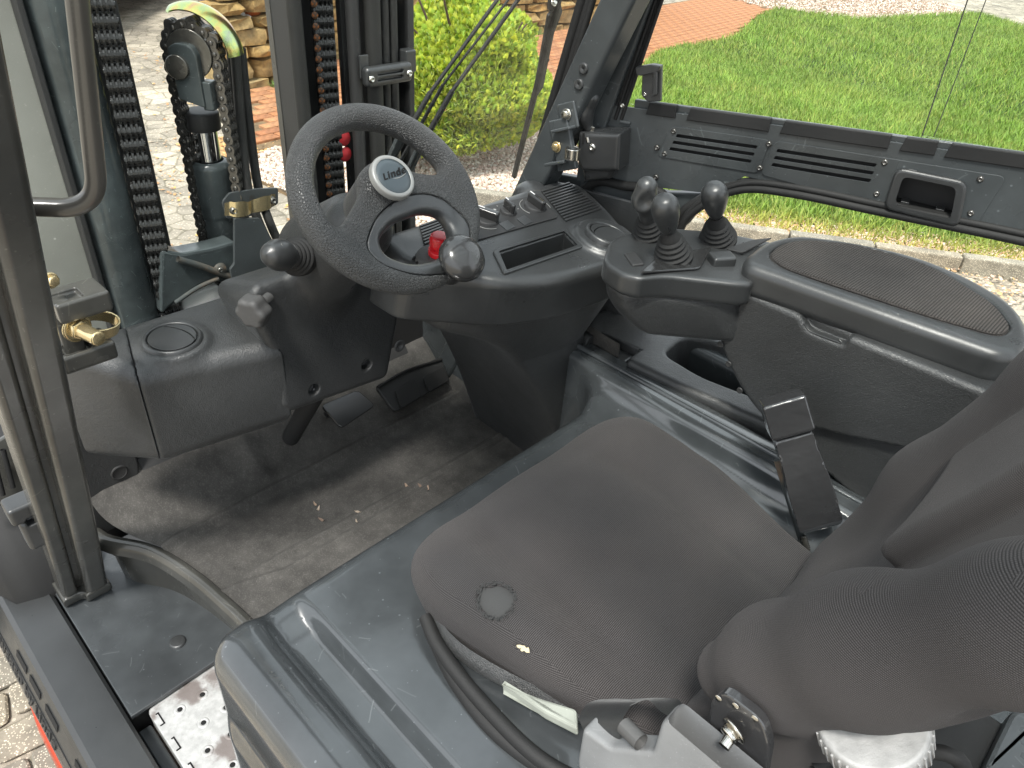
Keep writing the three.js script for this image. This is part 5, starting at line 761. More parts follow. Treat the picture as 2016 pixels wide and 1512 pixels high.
// ================================================================ lift mast in front of the windscreen
function chainLinkGeo(pitch, w, plates, r) { // one link pair along -y: outer plates with pins, inner plates between; pins lie along x
  const g = [], dogbone = (y0, x, th, k) => { const s = new THREE.Shape(); const n = 10, rr = r * k, wa = rr * 0.72; for (let i = 0; i <= n; i++) { const a = lerp(-0.35, Math.PI + 0.35, i / n); s[i ? 'lineTo' : 'moveTo'](Math.cos(a) * rr, Math.sin(a) * rr + pitch / 2); } s.lineTo(-wa, 0); for (let i = 0; i <= n; i++) { const a = lerp(Math.PI - 0.35, 2 * Math.PI + 0.35, i / n); s.lineTo(Math.cos(a) * rr, Math.sin(a) * rr - pitch / 2); } s.lineTo(wa, 0); const e = new THREE.ExtrudeGeometry(s, { depth: th, bevelEnabled: false, curveSegments: 2 }); e.rotateY(Math.PI / 2); e.translate(x, y0, 0); return e; };
  const n = plates, th = w / n; for (let i = 0; i < n; i++) { const outer = i % 2 === 0; g.push(dogbone(outer ? 0 : -pitch, -w / 2 + i * th, th * 0.86, outer ? 1 : 0.96)); }
  for (const y of [pitch / 2, -pitch / 2]) g.push(lathe([[0, w / 2 + 0.002], [r * 0.42, w / 2 + 0.002], [r * 0.46, w / 2], [r * 0.46, -w / 2], [r * 0.42, -w / 2 - 0.002], [0, -w / 2 - 0.002]], [0, y, 0], [1, 0, 0], 10));
  return mergeGeometries(g.map((k) => clean(boxUV(k))));
}
function runChain(t, geo, mats, pts, pitch, across) { // lay links along a polyline; across = direction of the pins
  const c = new THREE.CatmullRomCurve3(pts.map(V3), false, 'centripetal'), L = c.getLength(), n = Math.floor(L / (2 * pitch)), X = V3(across).normalize();
  for (let i = 0; i < n; i++) { const u = (i + 0.5) / n, p = c.getPointAt(u), d = c.getTangentAt(u).negate(), Z = X.clone().cross(d).normalize(), Y = Z.clone().cross(X).normalize(); const o = new THREE.Mesh(geo, mats[i % mats.length]); o.name = 'link'; o.castShadow = o.receiveShadow = true; o.applyMatrix4(new THREE.Matrix4().makeBasis(X, Y, Z).setPosition(p)); t.add(o); }
}
{
  const t = group('lift_mast', 'dark lift mast uprights with cross member in front of the windscreen', 'mast');
  // left upright
  const z0 = -1.50;
  part('pale_plate', plate([[0.20, 0.62, -1.56], [0.388, 0.62, -1.51], [0.390, 2.6, -1.51], [0.20, 2.6, -1.56]], 0.02, 0.003, [0, 0, -1]), M.pale, t, 'pale grey steel plate of the left upright');
  part('left_edge_strip', beam([0.392, 0.3, -1.50], [0.394, 2.6, -1.50], [1, 0, 0], 0.012, 0.03, 0.003), M.dark, t);
  part('left_cylinder', cyl([0.448, 0.2, -1.52], [0.450, 2.6, -1.52], 0.050, 0.050, 48), M.castpaint, t, 'dark blue-grey tube of the left mast cylinder');
  part('left_upright', [rbox([0.512, 1.3, -1.575], [0.055, 2.6, 0.11], 0.006), rbox([0.545, 1.3, -1.63], [0.10, 2.6, 0.02], 0.004)], M.dark, t);
  // right upright: web, flanges and rails side by side
  part('right_upright', [rbox([0.878, 1.3, -1.52], [0.012, 2.6, 0.085], 0.003), rbox([0.93, 1.3, -1.555], [0.09, 2.6, 0.02], 0.003), rbox([1.0, 1.3, -1.59], [0.10, 2.6, 0.02], 0.003), rbox([1.115, 1.3, -1.535], [0.17, 2.6, 0.02], 0.004)], M.dark, t);
  part('right_rail', cyl([0.886, 0.3, -1.478], [0.886, 2.6, -1.478], 0.016, 0.016, 20), M.hose, t);
  part('right_rail', cyl([1.034, 0.3, -1.486], [1.034, 2.6, -1.486], 0.015, 0.015, 20), M.dark, t);
  part('right_flange', rbox([1.190, 1.3, -1.505], [0.018, 2.6, 0.06], 0.004), M.dark, t);
  part('right_edge', rbox([0.8725, 1.3, -1.555], [0.004, 2.6, 0.02], 0.001), M.post, t);
  // lower cross member with a cast arm
  const arm = [[0.5144,1.1346,-1.46], [0.5554,1.1131,-1.46], [0.6225,1.1076,-1.46], [0.6761,1.108,-1.46], [0.6772,1.0768,-1.46], [0.6808,1.0376,-1.46], [0.7008,0.9851,-1.46], [0.6318,1.0252,-1.46], [0.5795,1.0324,-1.46], [0.5114,1.0057,-1.46], [0.4837,0.9906,-1.46]];
  part('cross_arm', [prism(roundPoly(arm, 0.01), [0, 0, -0.05], 0.006)], M.castpaint, t, 'cast cross arm with muddy ribs');
  part('arm_rib', [tube([[0.5398,1.1092,-1.452], [0.5894,1.0759,-1.452], [0.6309,1.0441,-1.452], [0.6641,1.0231,-1.452]], 0.007, 20, 10), tube([[0.5147,1.0131,-1.452], [0.5696,1.0317,-1.452], [0.6178,1.0383,-1.452]], 0.005, 20, 10), lathe([[0, 0.008], [0.012, 0.008], [0.015, 0.0]], [0.6263,1.0569,-1.455], [0, 0, 1], 24)], M.muddy, t);
  part('bolt', screwGeo([0.6233,1.0603,-1.446], [0, 0, 1], 0.006), M.worn, t);
  part('cast_shelf', prism(roundPoly([[0.6361,1.07,-1.5346], [0.674,1.07,-1.5968], [0.7246,1.07,-1.5484], [0.7009,1.07,-1.5052]], 0.01), [0, -0.02, 0], 0.004), M.castpaint, t);
  part('hose_plate', prism(roundPoly([[0.6718,1.1701,-1.44], [0.7297,1.1551,-1.44], [0.7555,1.0867,-1.44], [0.7275,0.978,-1.44], [0.6428,0.9938,-1.44], [0.6436,1.0576,-1.44], [0.6548,1.0666,-1.44]], 0.004), [0, 0, -0.008], 0.001), M.paint, t);
  part('bolt', screwGeo([0.6811,1.0299,-1.438], [0, 0, 1], 0.0085), M.zinc, t);
  part('lower_tube', cyl([0.655, 0.4, -1.56], [0.66, 0.98, -1.56], 0.030, 0.030, 24), M.worn, t);
  part('white_block', rbox([0.5791,0.987,-1.5], [0.09, 0.05, 0.06], 0.006), M.white, t);
}
{ // hoses and hose clamp on the right upright
  const t = group('hose_bundle', 'three black hydraulic hoses held by a ribbed clamp on the right upright', 'hose');
  for (const [x, r] of [[1.080, 0.0195], [1.1135, 0.0105], [1.138, 0.0105]]) part('hose', cyl([x, 0.95, -1.478], [x + 0.001, 2.6, -1.478], r, r, 20), M.hose, t);
  const c = [1.0939,1.4132,-1.445];
  const cl = part('clamp', nets((x, y, z) => { let d = sdBox(x, y, z, c, [0.066, 0.022, 0.012], 0.010); return Math.max(d, -Math.min(sdBox(x, y, z, addv(c, [0, 0.006, 0.012]), [0.036, 0.0035, 0.008], 0.001), sdBox(x, y, z, addv(c, [0, -0.006, 0.012]), [0.036, 0.0035, 0.008], 0.001))); }, addv(c, [-0.08, -0.035, -0.02]), addv(c, [0.08, 0.035, 0.025]), 0.0026), M.smooth, t);
  for (const s of [-1, 1]) part('screw', screwGeo(addv(c, [0.054 * s, -0.002, 0.012]), [0, 0, 1], 0.008, 0.005), M.zinc, cl);
  part('clamp_plate', [rbox(addv(c, [-0.056, 0.02, -0.012]), [0.024, 0.05, 0.006], 0.002), rbox(addv(c, [0.075, 0.018, -0.02]), [0.03, 0.05, 0.03], 0.004)], M.smooth, t);
  for (const x of [1.1135, 1.138]) part('ferrule', [cyl([x, 1.08, -1.478], [x, 1.235, -1.478], 0.0125, 0.0125, 20)], M.worn, t);
}
{ // free-lift cylinder with its pulley
  const t = group('lift_cylinder', 'central lift cylinder with chrome rod and chain pulley head', 'cylinder');
  const x = 0.692, z = -1.56;
  part('tube', [lathe([[0.038, -0.5], [0.038, 0.185], [0.040, 0.19], [0.043, 0.20], [0.043, 0.30], [0.040, 0.312], [0.030, 0.315]], [x, 0.945, z], [0, 1, 0], 40)], M.castpaint, t);
  part('rod', cyl([x, 1.24, z], [x, 1.36, z], 0.0255, 0.0255, 32), M.chrome, t, 'polished chrome piston rod');
  part('collar', lathe([[0.026, 0], [0.036, 0.002], [0.036, 0.035], [0.030, 0.04], [0, 0.04]], [x, 1.325, z], [0, 1, 0], 32), M.dark, t);
  // pulley head: cheek plate facing the cab
  const ck = [[0.6341,1.4975,-1.5309], [0.644,1.5081,-1.5177], [0.6632,1.5058,-1.4921], [0.6685,1.4884,-1.485], [0.6686,1.3893,-1.4848], [0.637,1.4026,-1.5269]];
  part('cheek_plate', [prism(roundPoly(ck, [0.006, 0.010, 0.010, 0.006, 0.004, 0.004]), [0.016, 0, -0.012], 0.003), basisBox(addv([0.6715,1.4153,-1.481], [0.016, -0.004, -0.012]), [0.6, 0, 0.8], [0, 1, 0], [0.022, 0.055, 0.03], 0.003)], M.castpaint, t);
  part('axle', [lathe([[0, 0.006], [0.0215, 0.006], [0.0235, 0.004], [0.0235, -0.02]], [0.6434,1.464,-1.5185], [-0.8, 0.0, 0.6], 32)], M.worn, t, 'worn bright axle end of the pulley');
  const pc = [0.683, 1.486, -1.525], pa = [-0.8, 0, 0.6];
  part('pulley', lathe([[0, 0.020], [0.044, 0.020], [0.046, 0.016], [0.038, 0.012], [0.038, -0.022], [0, -0.022]], pc, pa, 40), M.worn, t);
}
{ // bright plated guard over the pulley
  const pa = V3([-0.8, 0, 0.6]), c = V3([0.683, 1.486, -1.525]), d = V3([0.6, 0, 0.8]);
  const g = grid((u, v) => { const a = lerp(2.0, 0.02, u), w = lerp(-0.050, 0.014, v), R = 0.080 + 0.010 * (1 - (2 * v - 1) ** 2); const p = c.clone().addScaledVector(d, Math.cos(a) * R + 0.004).addScaledVector(UP, Math.sin(a) * R).addScaledVector(pa, w + 0.010); return [p.x, p.y, p.z, u * 0.2, v * 0.06]; }, 36, 12);
  const h = g.clone(); const p = h.attributes.position, n = g.attributes.normal; for (let i = 0; i < p.count; i++) p.setXYZ(i, p.getX(i) - n.getX(i) * 0.003, p.getY(i) - n.getY(i) * 0.003, p.getZ(i) - n.getZ(i) * 0.003);
  const o = single('pulley_guard', [g, h], M.yellowzinc, 'curved yellow-zinc guard over the chain pulley', 'guard', null, true); M.yellowzinc.side = THREE.DoubleSide;
}
{ // chains
  const near = chainLinkGeo(0.026, 0.040, 9, 0.0125), mid = chainLinkGeo(0.0205, 0.030, 7, 0.0105);
  const a = group('lift_chain', 'oily black leaf chain beside the left mast cylinder', 'chain', 'lift chains of the mast');
  runChain(a, near, [M.oilchain], [[0.515, 2.3, -1.478], [0.515, 1.6, -1.478], [0.512, 1.2, -1.478], [0.510, 0.85, -1.478]], 0.026, [0.94, 0, 0.34]);
  const b = group('lift_chain', 'greased leaf chain running over the central pulley', 'chain', 'lift chains of the mast');
  const pa = V3([-0.8, 0, 0.6]), d = V3([0.6, 0, 0.8]), c = V3([0.683, 1.486, -1.525]), pts = [];
  const at = (s, y) => c.clone().addScaledVector(d, s).add(new THREE.Vector3(0, y, 0)).toArray();
  pts.push(at(-0.050, -0.50), at(-0.050, -0.25), at(-0.050, -0.12), at(-0.050, -0.03)); for (let k = 1; k < 8; k++) { const q = Math.PI - k * Math.PI / 8; pts.push(at(Math.cos(q) * 0.050, Math.sin(q) * 0.050)); } pts.push(at(0.050, -0.03), at(0.050, -0.12), at(0.050, -0.20), at(0.050, -0.34));
  runChain(b, mid, [M.chain], pts, 0.0205, pa.toArray());
  const e = group('lift_chain', 'leaf chain with rusty pin ends on the right upright', 'chain', 'lift chains of the mast');
  runChain(e, chainLinkGeo(0.022, 0.044, 9, 0.0115), [M.oilchain], [[0.970, 2.3, -1.505], [0.970, 1.7, -1.505], [0.970, 1.2, -1.505], [0.970, 0.95, -1.505]], 0.022, [0.97, 0, 0.24]);
  const pin = lathe([[0, 0.0025], [0.006, 0.0025], [0.0075, 0]], [0, 0, 0], [-0.3, 0, 0.95], 12);
  for (let i = 0; i < 30; i++) { const o = new THREE.Mesh(geoOf(pin), M.rustchain); o.name = 'pin_end'; o.position.set(0.9475, 1.67 - i * 0.022, -1.4985); o.castShadow = o.receiveShadow = true; e.add(o); }
  const mk = part('red_mark', [lathe([[0, 0.006], [0.014, 0.005], [0.018, 0]], [1.000, 1.268, -1.496], [0.1, 0, 1], 24), lathe([[0, 0.006], [0.014, 0.005], [0.018, 0]], [1.000, 1.230, -1.496], [0.1, 0, 1], 24)], M.redmark, e, 'red paint mark on the chain');
}
{ // rubber covered hoses beside the pulley, held by a plated clamp
  const t = group('pulley_hose', 'two black hoses beside the central chain in a brass coloured clamp', 'hose');
  for (const k of [0, 1, 2]) part('hose', tube([[[0.7571,1.4907,-1.5], [0.7468,1.3362,-1.5], [0.7322,1.2,-1.48], [0.7401,1.121,-1.46], [0.7483,1.085,-1.45]], [[0.7804,1.4846,-1.52], [0.7758,1.337,-1.52], [0.7671,1.1914,-1.5], [0.7678,1.1223,-1.47], [0.774,1.0866,-1.46]], [[0.7696,1.4818,-1.54], [0.758,1.3348,-1.54], [0.7243,1.1953,-1.5], [0.703,1.1273,-1.47], [0.6901,1.0768,-1.45]]][k], 0.010, 40, 12), M.hose, t);
  const cp = [[0.6619,1.2019,-1.455], [0.6922,1.2042,-1.45], [0.7171,1.196,-1.45], [0.7461,1.203,-1.45], [0.7815,1.1943,-1.455]], dn = [[0.6572,1.1744,-1.455], [0.6844,1.1703,-1.45], [0.7128,1.1678,-1.45], [0.7414,1.1701,-1.45], [0.7781,1.1689,-1.455]];
  const A = curve(cp, 30), B = curve(dn, 30);
  const cl = part('clamp_band', [grid((u, v) => { const i = Math.round(u * 30); const w = 0.012 * Math.abs(Math.sin(u * Math.PI * 2)) * (u > 0.12 && u < 0.9 ? 1 : 0); return [lerp(A[i][0], B[i][0], v), lerp(A[i][1], B[i][1], v), lerp(A[i][2], B[i][2], v) + w, u * 0.12, v * 0.03]; }, 30, 6)], M.brass, t, 'brass coloured wavy clamp band', true); M.brass.side = THREE.DoubleSide;
  part('screw', screwGeo(addv([0.676,1.1845,-1.452], [0, 0, 0.004]), [-0.2, 0, 1], 0.009, 0.007), M.worn, cl); part('screw', screwGeo(addv([0.7684,1.1854,-1.452], [0, 0, 0.004]), [0.1, 0, 1], 0.009, 0.007), M.worn, cl);
  part('clamp_back', prism(roundPoly([[0.6647,1.1985,-1.47], [0.6837,1.2145,-1.47], [0.7463,1.2093,-1.47], [0.7989,1.1997,-1.47], [0.7939,1.1624,-1.47], [0.7313,1.1502,-1.47], [0.6694,1.1578,-1.47]], 0.006), [0, 0, -0.006], 0.001), M.paint, t);
}
// ================================================================ the yard
const tAsph = tex(1024, (u, v) => { const c = cD(u, v), a = nB(u, v), s = c[2] > 0.55 && c[0] < 0.30 ? 0.35 * c[2] : 0; const k = 0.56 + 0.18 * (a - 0.5) + 0.16 * (nC(u, v) - 0.5) + s; return [k * 1.02, k * 0.985, k * 0.92]; });
const cCob = cells(11, 29), tCob = tex(1024, (u, v) => { const w = 0.02 * (nA(u, v) - 0.5), c = cCob(u + w, v - w), e = sstep(0.02, 0.14, c[1] - c[0]), a = nB(u, v), s = cD(u, v), q = s[2] > 0.6 && s[0] < 0.28 ? 0.16 * s[2] : 0; const k = (0.60 + 0.14 * (c[2] - 0.5) + 0.22 * (a - 0.5) + 0.14 * (nC(u, v) - 0.5) + q) * (0.80 + 0.20 * e); return [k * 1.02, k * 0.985, k * (0.91 + 0.03 * e)]; });
const tEarth = tex(512, (u, v) => { const k = 0.5 + 0.3 * (nA(u, v) - 0.5) + 0.3 * (nC(u, v) - 0.5); return [k, k * 0.86, k * 0.68]; });
const tLawn = tex(512, (u, v) => { const k = 0.5 + 0.35 * (nA(u, v) - 0.5) + 0.35 * (nC(u, v) - 0.5); return [k * 0.72, k, k * 0.34]; });
const tStone = tex(512, (u, v) => { const a = nB(u, v), b = nC(u, v), k = 0.72 + 0.28 * (a - 0.5) + 0.3 * (b - 0.5); return [k, k * (0.93 - 0.08 * a), k * (0.80 - 0.22 * a)]; });
const YM = {
  drive: std({ color: lin(0.98, 0.93, 0.83), roughness: 0.95, map: rep(tCob, 1.5), bumpMap: rep(tFine, 0.25), bumpScale: 0.004 }),
  earth: std({ color: lin(0.75, 0.70, 0.62), roughness: 1, map: rep(tEarth, 0.9) }),
  lawn: std({ color: lin(0.16, 0.20, 0.10), roughness: 1, map: rep(tLawn, 1.1) }),
};
const stones = [[0.80, 0.69, 0.46], [0.88, 0.77, 0.54], [0.74, 0.64, 0.46], [0.92, 0.84, 0.64], [0.70, 0.57, 0.38]].map((c) => std({ color: lin(...c), roughness: 0.95, map: rep(tStone, 0.45), bumpMap: rep(tFine, 0.3), bumpScale: 0.010 }));
const bricks = [[0.70, 0.38, 0.28], [0.76, 0.44, 0.34], [0.64, 0.34, 0.26], [0.80, 0.50, 0.40]].map((c) => std({ color: lin(...c), roughness: 0.95, map: rep(tStone, 0.5), bumpMap: rep(tFine, 0.2), bumpScale: 0.002 }));
const setts = [[0.90, 0.87, 0.79], [1.0, 0.95, 0.86], [0.82, 0.80, 0.75], [1.0, 0.93, 0.81]].map((c) => std({ color: lin(...c), roughness: 0.92, map: rep(tAsph, 0.5), bumpMap: rep(tFine, 0.12), bumpScale: 0.003 }));
{
  const g = new THREE.PlaneGeometry(240, 240); g.rotateX(-Math.PI / 2); const gnd = struct('driveway', g, YM.drive);
  // stone setts where they can be told apart: by the truck's left side and outside the right door
  const r = rng(17), add = (x0, x1, z0, z1, s, rot, keep) => { const co = Math.cos(rot), si = Math.sin(rot), nx = Math.ceil((x1 - x0) / s), nz = Math.ceil((z1 - z0) / (s * 0.72)); for (let j = 0; j < nz; j++) for (let i = 0; i < nx; i++) { const u = x0 + (i + (j % 2) * 0.5) * s, w = z0 + j * s * 0.72, x = u * co - w * si, z = u * si + w * co; if (!keep(x, z)) continue; const h = s * 0.5 - 0.006, hz = s * 0.36 - 0.006, q = () => (r() - 0.5) * 0.016, y = 0.012 + 0.006 * r(); const poly = [[-h, -hz], [h, -hz], [h, hz], [-h, hz]].map(([a, b]) => { const A = a + q(), B = b + q(); return [x + A * co - B * si, 0.002, z + A * si + B * co]; }); part('sett', prism(roundPoly(poly, 0.018, 2), [0, y, 0], 0.005, [], 1), setts[Math.floor(r() * 4)], gnd); } };
  add(-0.75, 0.1, -2.4, -0.9, 0.15, 0.1, (x, z) => x < 0.02 && x > -0.7);
  const K0 = [3.83, -2.164], K1 = [4.958, -0.523], kd = [0.567, 0.824];
  const sideOf = (x, z) => (x - K0[0]) * kd[1] - (z - K0[1]) * kd[0];
  add(-1.2, 3.2, 2.6, 4.6, 0.17, 0.966 - Math.PI / 2 + 0.0, (x, z) => { const s = sideOf(x, z); return s < -0.02 && s > -1.15 && z > -2.6 && z < 0.6; });
  // kerb stones along the lawn
  for (let i = -2; i < 7; i++) { const L = 0.5, s = -0.35 + i * L, c = [K0[0] + kd[0] * (s + L / 2), 0.03, K0[1] + kd[1] * (s + L / 2)]; const o = single('kerb_stone', rbox(c, [0.075, 0.15 + 0.01 * r(), L - 0.012], 0.012, [0, Math.atan2(kd[0], kd[1]) + (r() - 0.5) * 0.02, 0]), setts[i & 3], 'weathered grey kerb stone edging the lawn', 'kerb stone', 'kerb stones along the lawn'); }
  // lawn
  const edge = [[3.90, -2.20], [3.6, -2.75], [4.5, -3.55], [5.2, -4.25], [5.77, -4.15], [7.3, -4.95], [7.88, -5.19], [9.7, -5.25], [11.6, -6.0], [12.63, -6.23], [13.1, -5.1], [14.9, -4.6], [16.4, -4.22], [15.7, -3.3], [16.5, 0.5], [9, 2.5], [5.9, 0.8], [4.98, -0.58]];
  const lawnP = sdPoly(edge), inside = (x, z) => lawnP(x, z);
  struct('lawn', prism(edge.map(([x, z]) => [x, 0.0, z]), [0, 0.05, 0], 0), YM.lawn);
  { // grass blades
    const blade = new THREE.BufferGeometry(), p = [], n = [], id = []; for (let k = 0; k <= 3; k++) { const y = k / 3, w = 0.5 * (1 - y * y * 0.9), b = 0.35 * y * y; p.push(-w, y, b, w, y, b); n.push(0, 0.45, 0.9, 0, 0.45, 0.9); if (k) { const a = k * 2; id.push(a - 2, a - 1, a, a - 1, a + 1, a); } } blade.setAttribute('position', new THREE.Float32BufferAttribute(p, 3)); blade.setAttribute('normal', new THREE.Float32BufferAttribute(n, 3)); blade.setIndex(id); blade.computeVertexNormals();
    const m = phys({ color: 0xffffff, roughness: 0.7, transmission: 0.35, thickness: 0, side: THREE.DoubleSide }), N = 230000, inst = new THREE.InstancedMesh(blade, m, N), M4 = new THREE.Matrix4(), col = new THREE.Color(), pn = vnoise(20, 61), pn2 = vnoise(60, 62); let c = 0, guard = 0;
    const q = new THREE.Quaternion(), e = new THREE.Euler();
    while (c < N && guard++ < 3e6) { const near = r() < 0.6; const x = near ? lerp(3.5, 8.5, r()) : lerp(6, 16.5, r()), z = near ? lerp(-5.3, 0.8, r()) : lerp(-6.4, 0.8, r()); const d = inside(x, z); if (d > -0.01) continue; if (x - 3 * Math.max(0, z) < 2) continue;
      const dry = sstep(-0.42, -0.05, d) * sstep(-1.3, -0.2, -Math.abs(sideOf(x, z))); if (r() < dry * 0.5) continue;
      const t = pn(x / 12, z / 12) * 0.6 + pn2(x / 12, z / 12) * 0.4, H = (0.045 + 0.055 * r()) * (0.7 + 0.7 * t) * (1 - 0.45 * dry), W = 0.006 + 0.005 * r();
      e.set((r() - 0.5) * 1.1, r() * 6.283, (r() - 0.5) * 0.9); q.setFromEuler(e); M4.compose(new THREE.Vector3(x, 0.045, z), q, new THREE.Vector3(W, H, H)); inst.setMatrixAt(c, M4);
      const k = 0.6 + 0.7 * r() * (0.5 + 1.0 * t), yl = 0.4 * r() * (0.4 + 1.2 * pn(x / 5 + 0.3, z / 5)) + dry * 0.7 + (r() < 0.03 ? 0.8 : 0); col.setRGB(lerp(0.21, 0.52, yl * 0.8) * k, lerp(0.37, 0.47, yl * 0.7) * k, lerp(0.045, 0.14, yl * 0.6) * k); inst.setColorAt(c, col); c++; }
    inst.count = c; inst.name = 'grass'; inst.castShadow = inst.receiveShadow = true; inst.userData = { kind: 'stuff', label: 'green lawn grass beyond the right door', category: 'grass' }; scene.add(inst);
  }
  // gravel bed round the bush and at the far side of the lawn
  const bed = [[2.3, -3.3], [3.3, -2.75], [3.6, -2.75], [4.5, -3.55], [5.2, -4.25], [4.9, -4.6], [2.6, -4.82], [2.2, -4.6]], far = [[12.63, -6.3], [13.1, -5.15], [14.9, -4.65], [16.3, -4.3], [17.5, -5.2], [15.5, -7.2], [13, -7.4]];
  struct('gravel_bed', prism(bed.map(([x, z]) => [x, 0, z]), [0, 0.02, 0], 0), YM.earth); struct('gravel_bed', prism(far.map(([x, z]) => [x, 0, z]), [0, 0.02, 0], 0), YM.earth);
  const scatter = (name, label, geo, mat, n, polys, y, size, cols, flat) => { const inst = new THREE.InstancedMesh(geo, mat, n), m4 = new THREE.Matrix4(), q = new THREE.Quaternion(), e = new THREE.Euler(), col = new THREE.Color(); let c = 0, gd = 0; while (c < n && gd++ < n * 30) { const P = polys[Math.floor(r() * polys.length)], x = lerp(P.x0, P.x1, r()), z = lerp(P.z0, P.z1, r()); if (!P.in(x, z)) continue; const s = lerp(size[0], size[1], r() * r()); e.set(flat ? (r() - 0.5) * 0.7 : r() * 6, r() * 6.28, flat ? (r() - 0.5) * 0.7 : r() * 6); q.setFromEuler(e); m4.compose(new THREE.Vector3(x, y + (P.y ?? 0) + s * 0.15 * r(), z), q, new THREE.Vector3(s * (0.8 + 0.5 * r()), s * (0.5 + 0.4 * r()), s * (0.7 + 0.4 * r()))); inst.setMatrixAt(c, m4); const k = cols[Math.floor(r() * cols.length)], b = 0.8 + 0.4 * r(); col.setRGB(k[0] * b, k[1] * b, k[2] * b); inst.setColorAt(c, col); c++; } inst.count = c; inst.name = numbered(name); inst.castShadow = inst.receiveShadow = true; inst.userData = { kind: 'stuff', label, category: name.replace(/_/g, ' ') }; scene.add(inst); };
  const reg = (pts, y = 0, f) => { const s = sdPoly(pts), xs = pts.map((p) => p[0]), zs = pts.map((p) => p[1]); return { x0: Math.min(...xs), x1: Math.max(...xs), z0: Math.min(...zs), z1: Math.max(...zs), in: (x, z) => s(x, z) < -0.01 && (!f || f(x, z)), y }; };
  const pebble = new THREE.IcosahedronGeometry(1, 0), white = std({ color: 0xffffff, roughness: 0.95 });
  scatter('gravel', 'pale pinkish gravel of the garden beds', pebble, white, 26000, [reg(bed), reg(bed), reg(bed), reg(far)], 0.02, [0.008, 0.022], [[0.52, 0.42, 0.35], [0.62, 0.54, 0.46], [0.45, 0.34, 0.28], [0.68, 0.62, 0.55], [0.50, 0.36, 0.30]]);
  const petal = new THREE.CircleGeometry(1, 5); petal.rotateX(-Math.PI / 2);
  const petM = phys({ color: 0xffffff, roughness: 0.9, side: THREE.DoubleSide, transmission: 0.2, thickness: 0 });
  const strip = (w0, w1, s0, s1) => [[s0, w0], [s1, w0], [s1, w1], [s0, w1]].map(([s, w]) => [K0[0] + kd[0] * s + kd[1] * w, K0[1] + kd[1] * s - kd[0] * w]);
  scatter('fallen_petals', 'dry petals and leaf litter along the kerb', petal, petM, 15000, [reg(strip(0.05, 0.42, -1, 3), 0.045), reg(strip(0.05, 0.30, -1, 3), 0.045), reg(strip(-0.45, 0.0, -1, 3), 0.016, () => r() < 0.35)], 0.012, [0.006, 0.018], [[0.62, 0.46, 0.34], [0.70, 0.58, 0.48], [0.52, 0.30, 0.14], [0.66, 0.42, 0.30], [0.58, 0.40, 0.18]], true);
  scatter('fallen_leaves', 'small orange leaf litter on the driveway', petal, petM, 7000, [reg([[0.9, -9], [3.1, -9], [3.1, -5], [2.3, -2.6], [0.7, -2.6]], 0.0, (x, z) => pnz(x / 4, z / 4) > 0.56 || r() < 0.12), reg([[2.2, -4.8], [2.9, -4.8], [3.0, -5.2], [2.1, -5.3]])], 0.008, [0.006, 0.016], [[0.52, 0.26, 0.08], [0.60, 0.36, 0.12], [0.45, 0.25, 0.12], [0.62, 0.44, 0.22]], true);
  function pnz(a, b) { return nA(a - Math.floor(a), b - Math.floor(b)); }
  // brick path along the wall, one brick at a time
  const path = struct('brick_path', prism([[2.50, -4.85], [2.7, -4.85], [4.9, -4.62], [5.77, -4.18], [7.3, -4.98], [9.7, -5.28], [12.6, -6.25], [13, -7.6], [8.3, -7.2], [5.7, -7.5], [3.4, -6.45], [3.2, -6.4]].map(([x, z]) => [x, 0, z]), [0, 0.012, 0], 0), YM.earth);
  const pp = sdPoly([[2.53, -4.9], [2.7, -4.9], [4.9, -4.67], [5.77, -4.23], [7.3, -5.03], [9.7, -5.33], [12.6, -6.3], [13, -7.5], [8.3, -7.1], [5.7, -7.3], [3.4, -6.3], [3.22, -6.3]]), bg = rbox([0, 0, 0], [0.205, 0.03, 0.098], 0.006, [0, 0, 0], 1), bgc = geoOf(bg), list = [];
  for (let j = 0; j < 34; j++) for (let i = 0; i < 60; i++) { const a = -0.10, u = 1.8 + (i + (j % 2) * 0.5) * 0.215, w = -4.3 - j * 0.108, x = u, z = w - 0.0 + (u - 2) * a * 0.9; if (pp(x, z) < -0.02) { const vis = (x < 3.4 ? 0 : x > 5.0 ? 0.5 : 6); list.push([x, z, Math.hypot(x, z) + vis * 3]); } }
  list.sort((a, b) => a[2] - b[2]); const rest = [];
  list.forEach(([x, z], i) => { const y = 0.016 + 0.003 * r(), rot = -0.09 * -1 + (r() - 0.5) * 0.03; if (i < 300) { const o = new THREE.Mesh(bgc, bricks[Math.floor(r() * 4)]); o.name = 'brick'; o.position.set(x, y, z); o.rotation.y = rot; o.castShadow = o.receiveShadow = true; path.add(o); } else { const g = bgc.clone(); g.rotateY(rot); g.translate(x, y, z); rest.push(g); } });
  if (rest.length) { const o = new THREE.Mesh(mergeGeometries(rest), bricks[1]); o.name = 'bricks'; o.userData = { kind: 'stuff', label: 'further bricks of the path' }; o.castShadow = o.receiveShadow = true; path.add(o); }
}
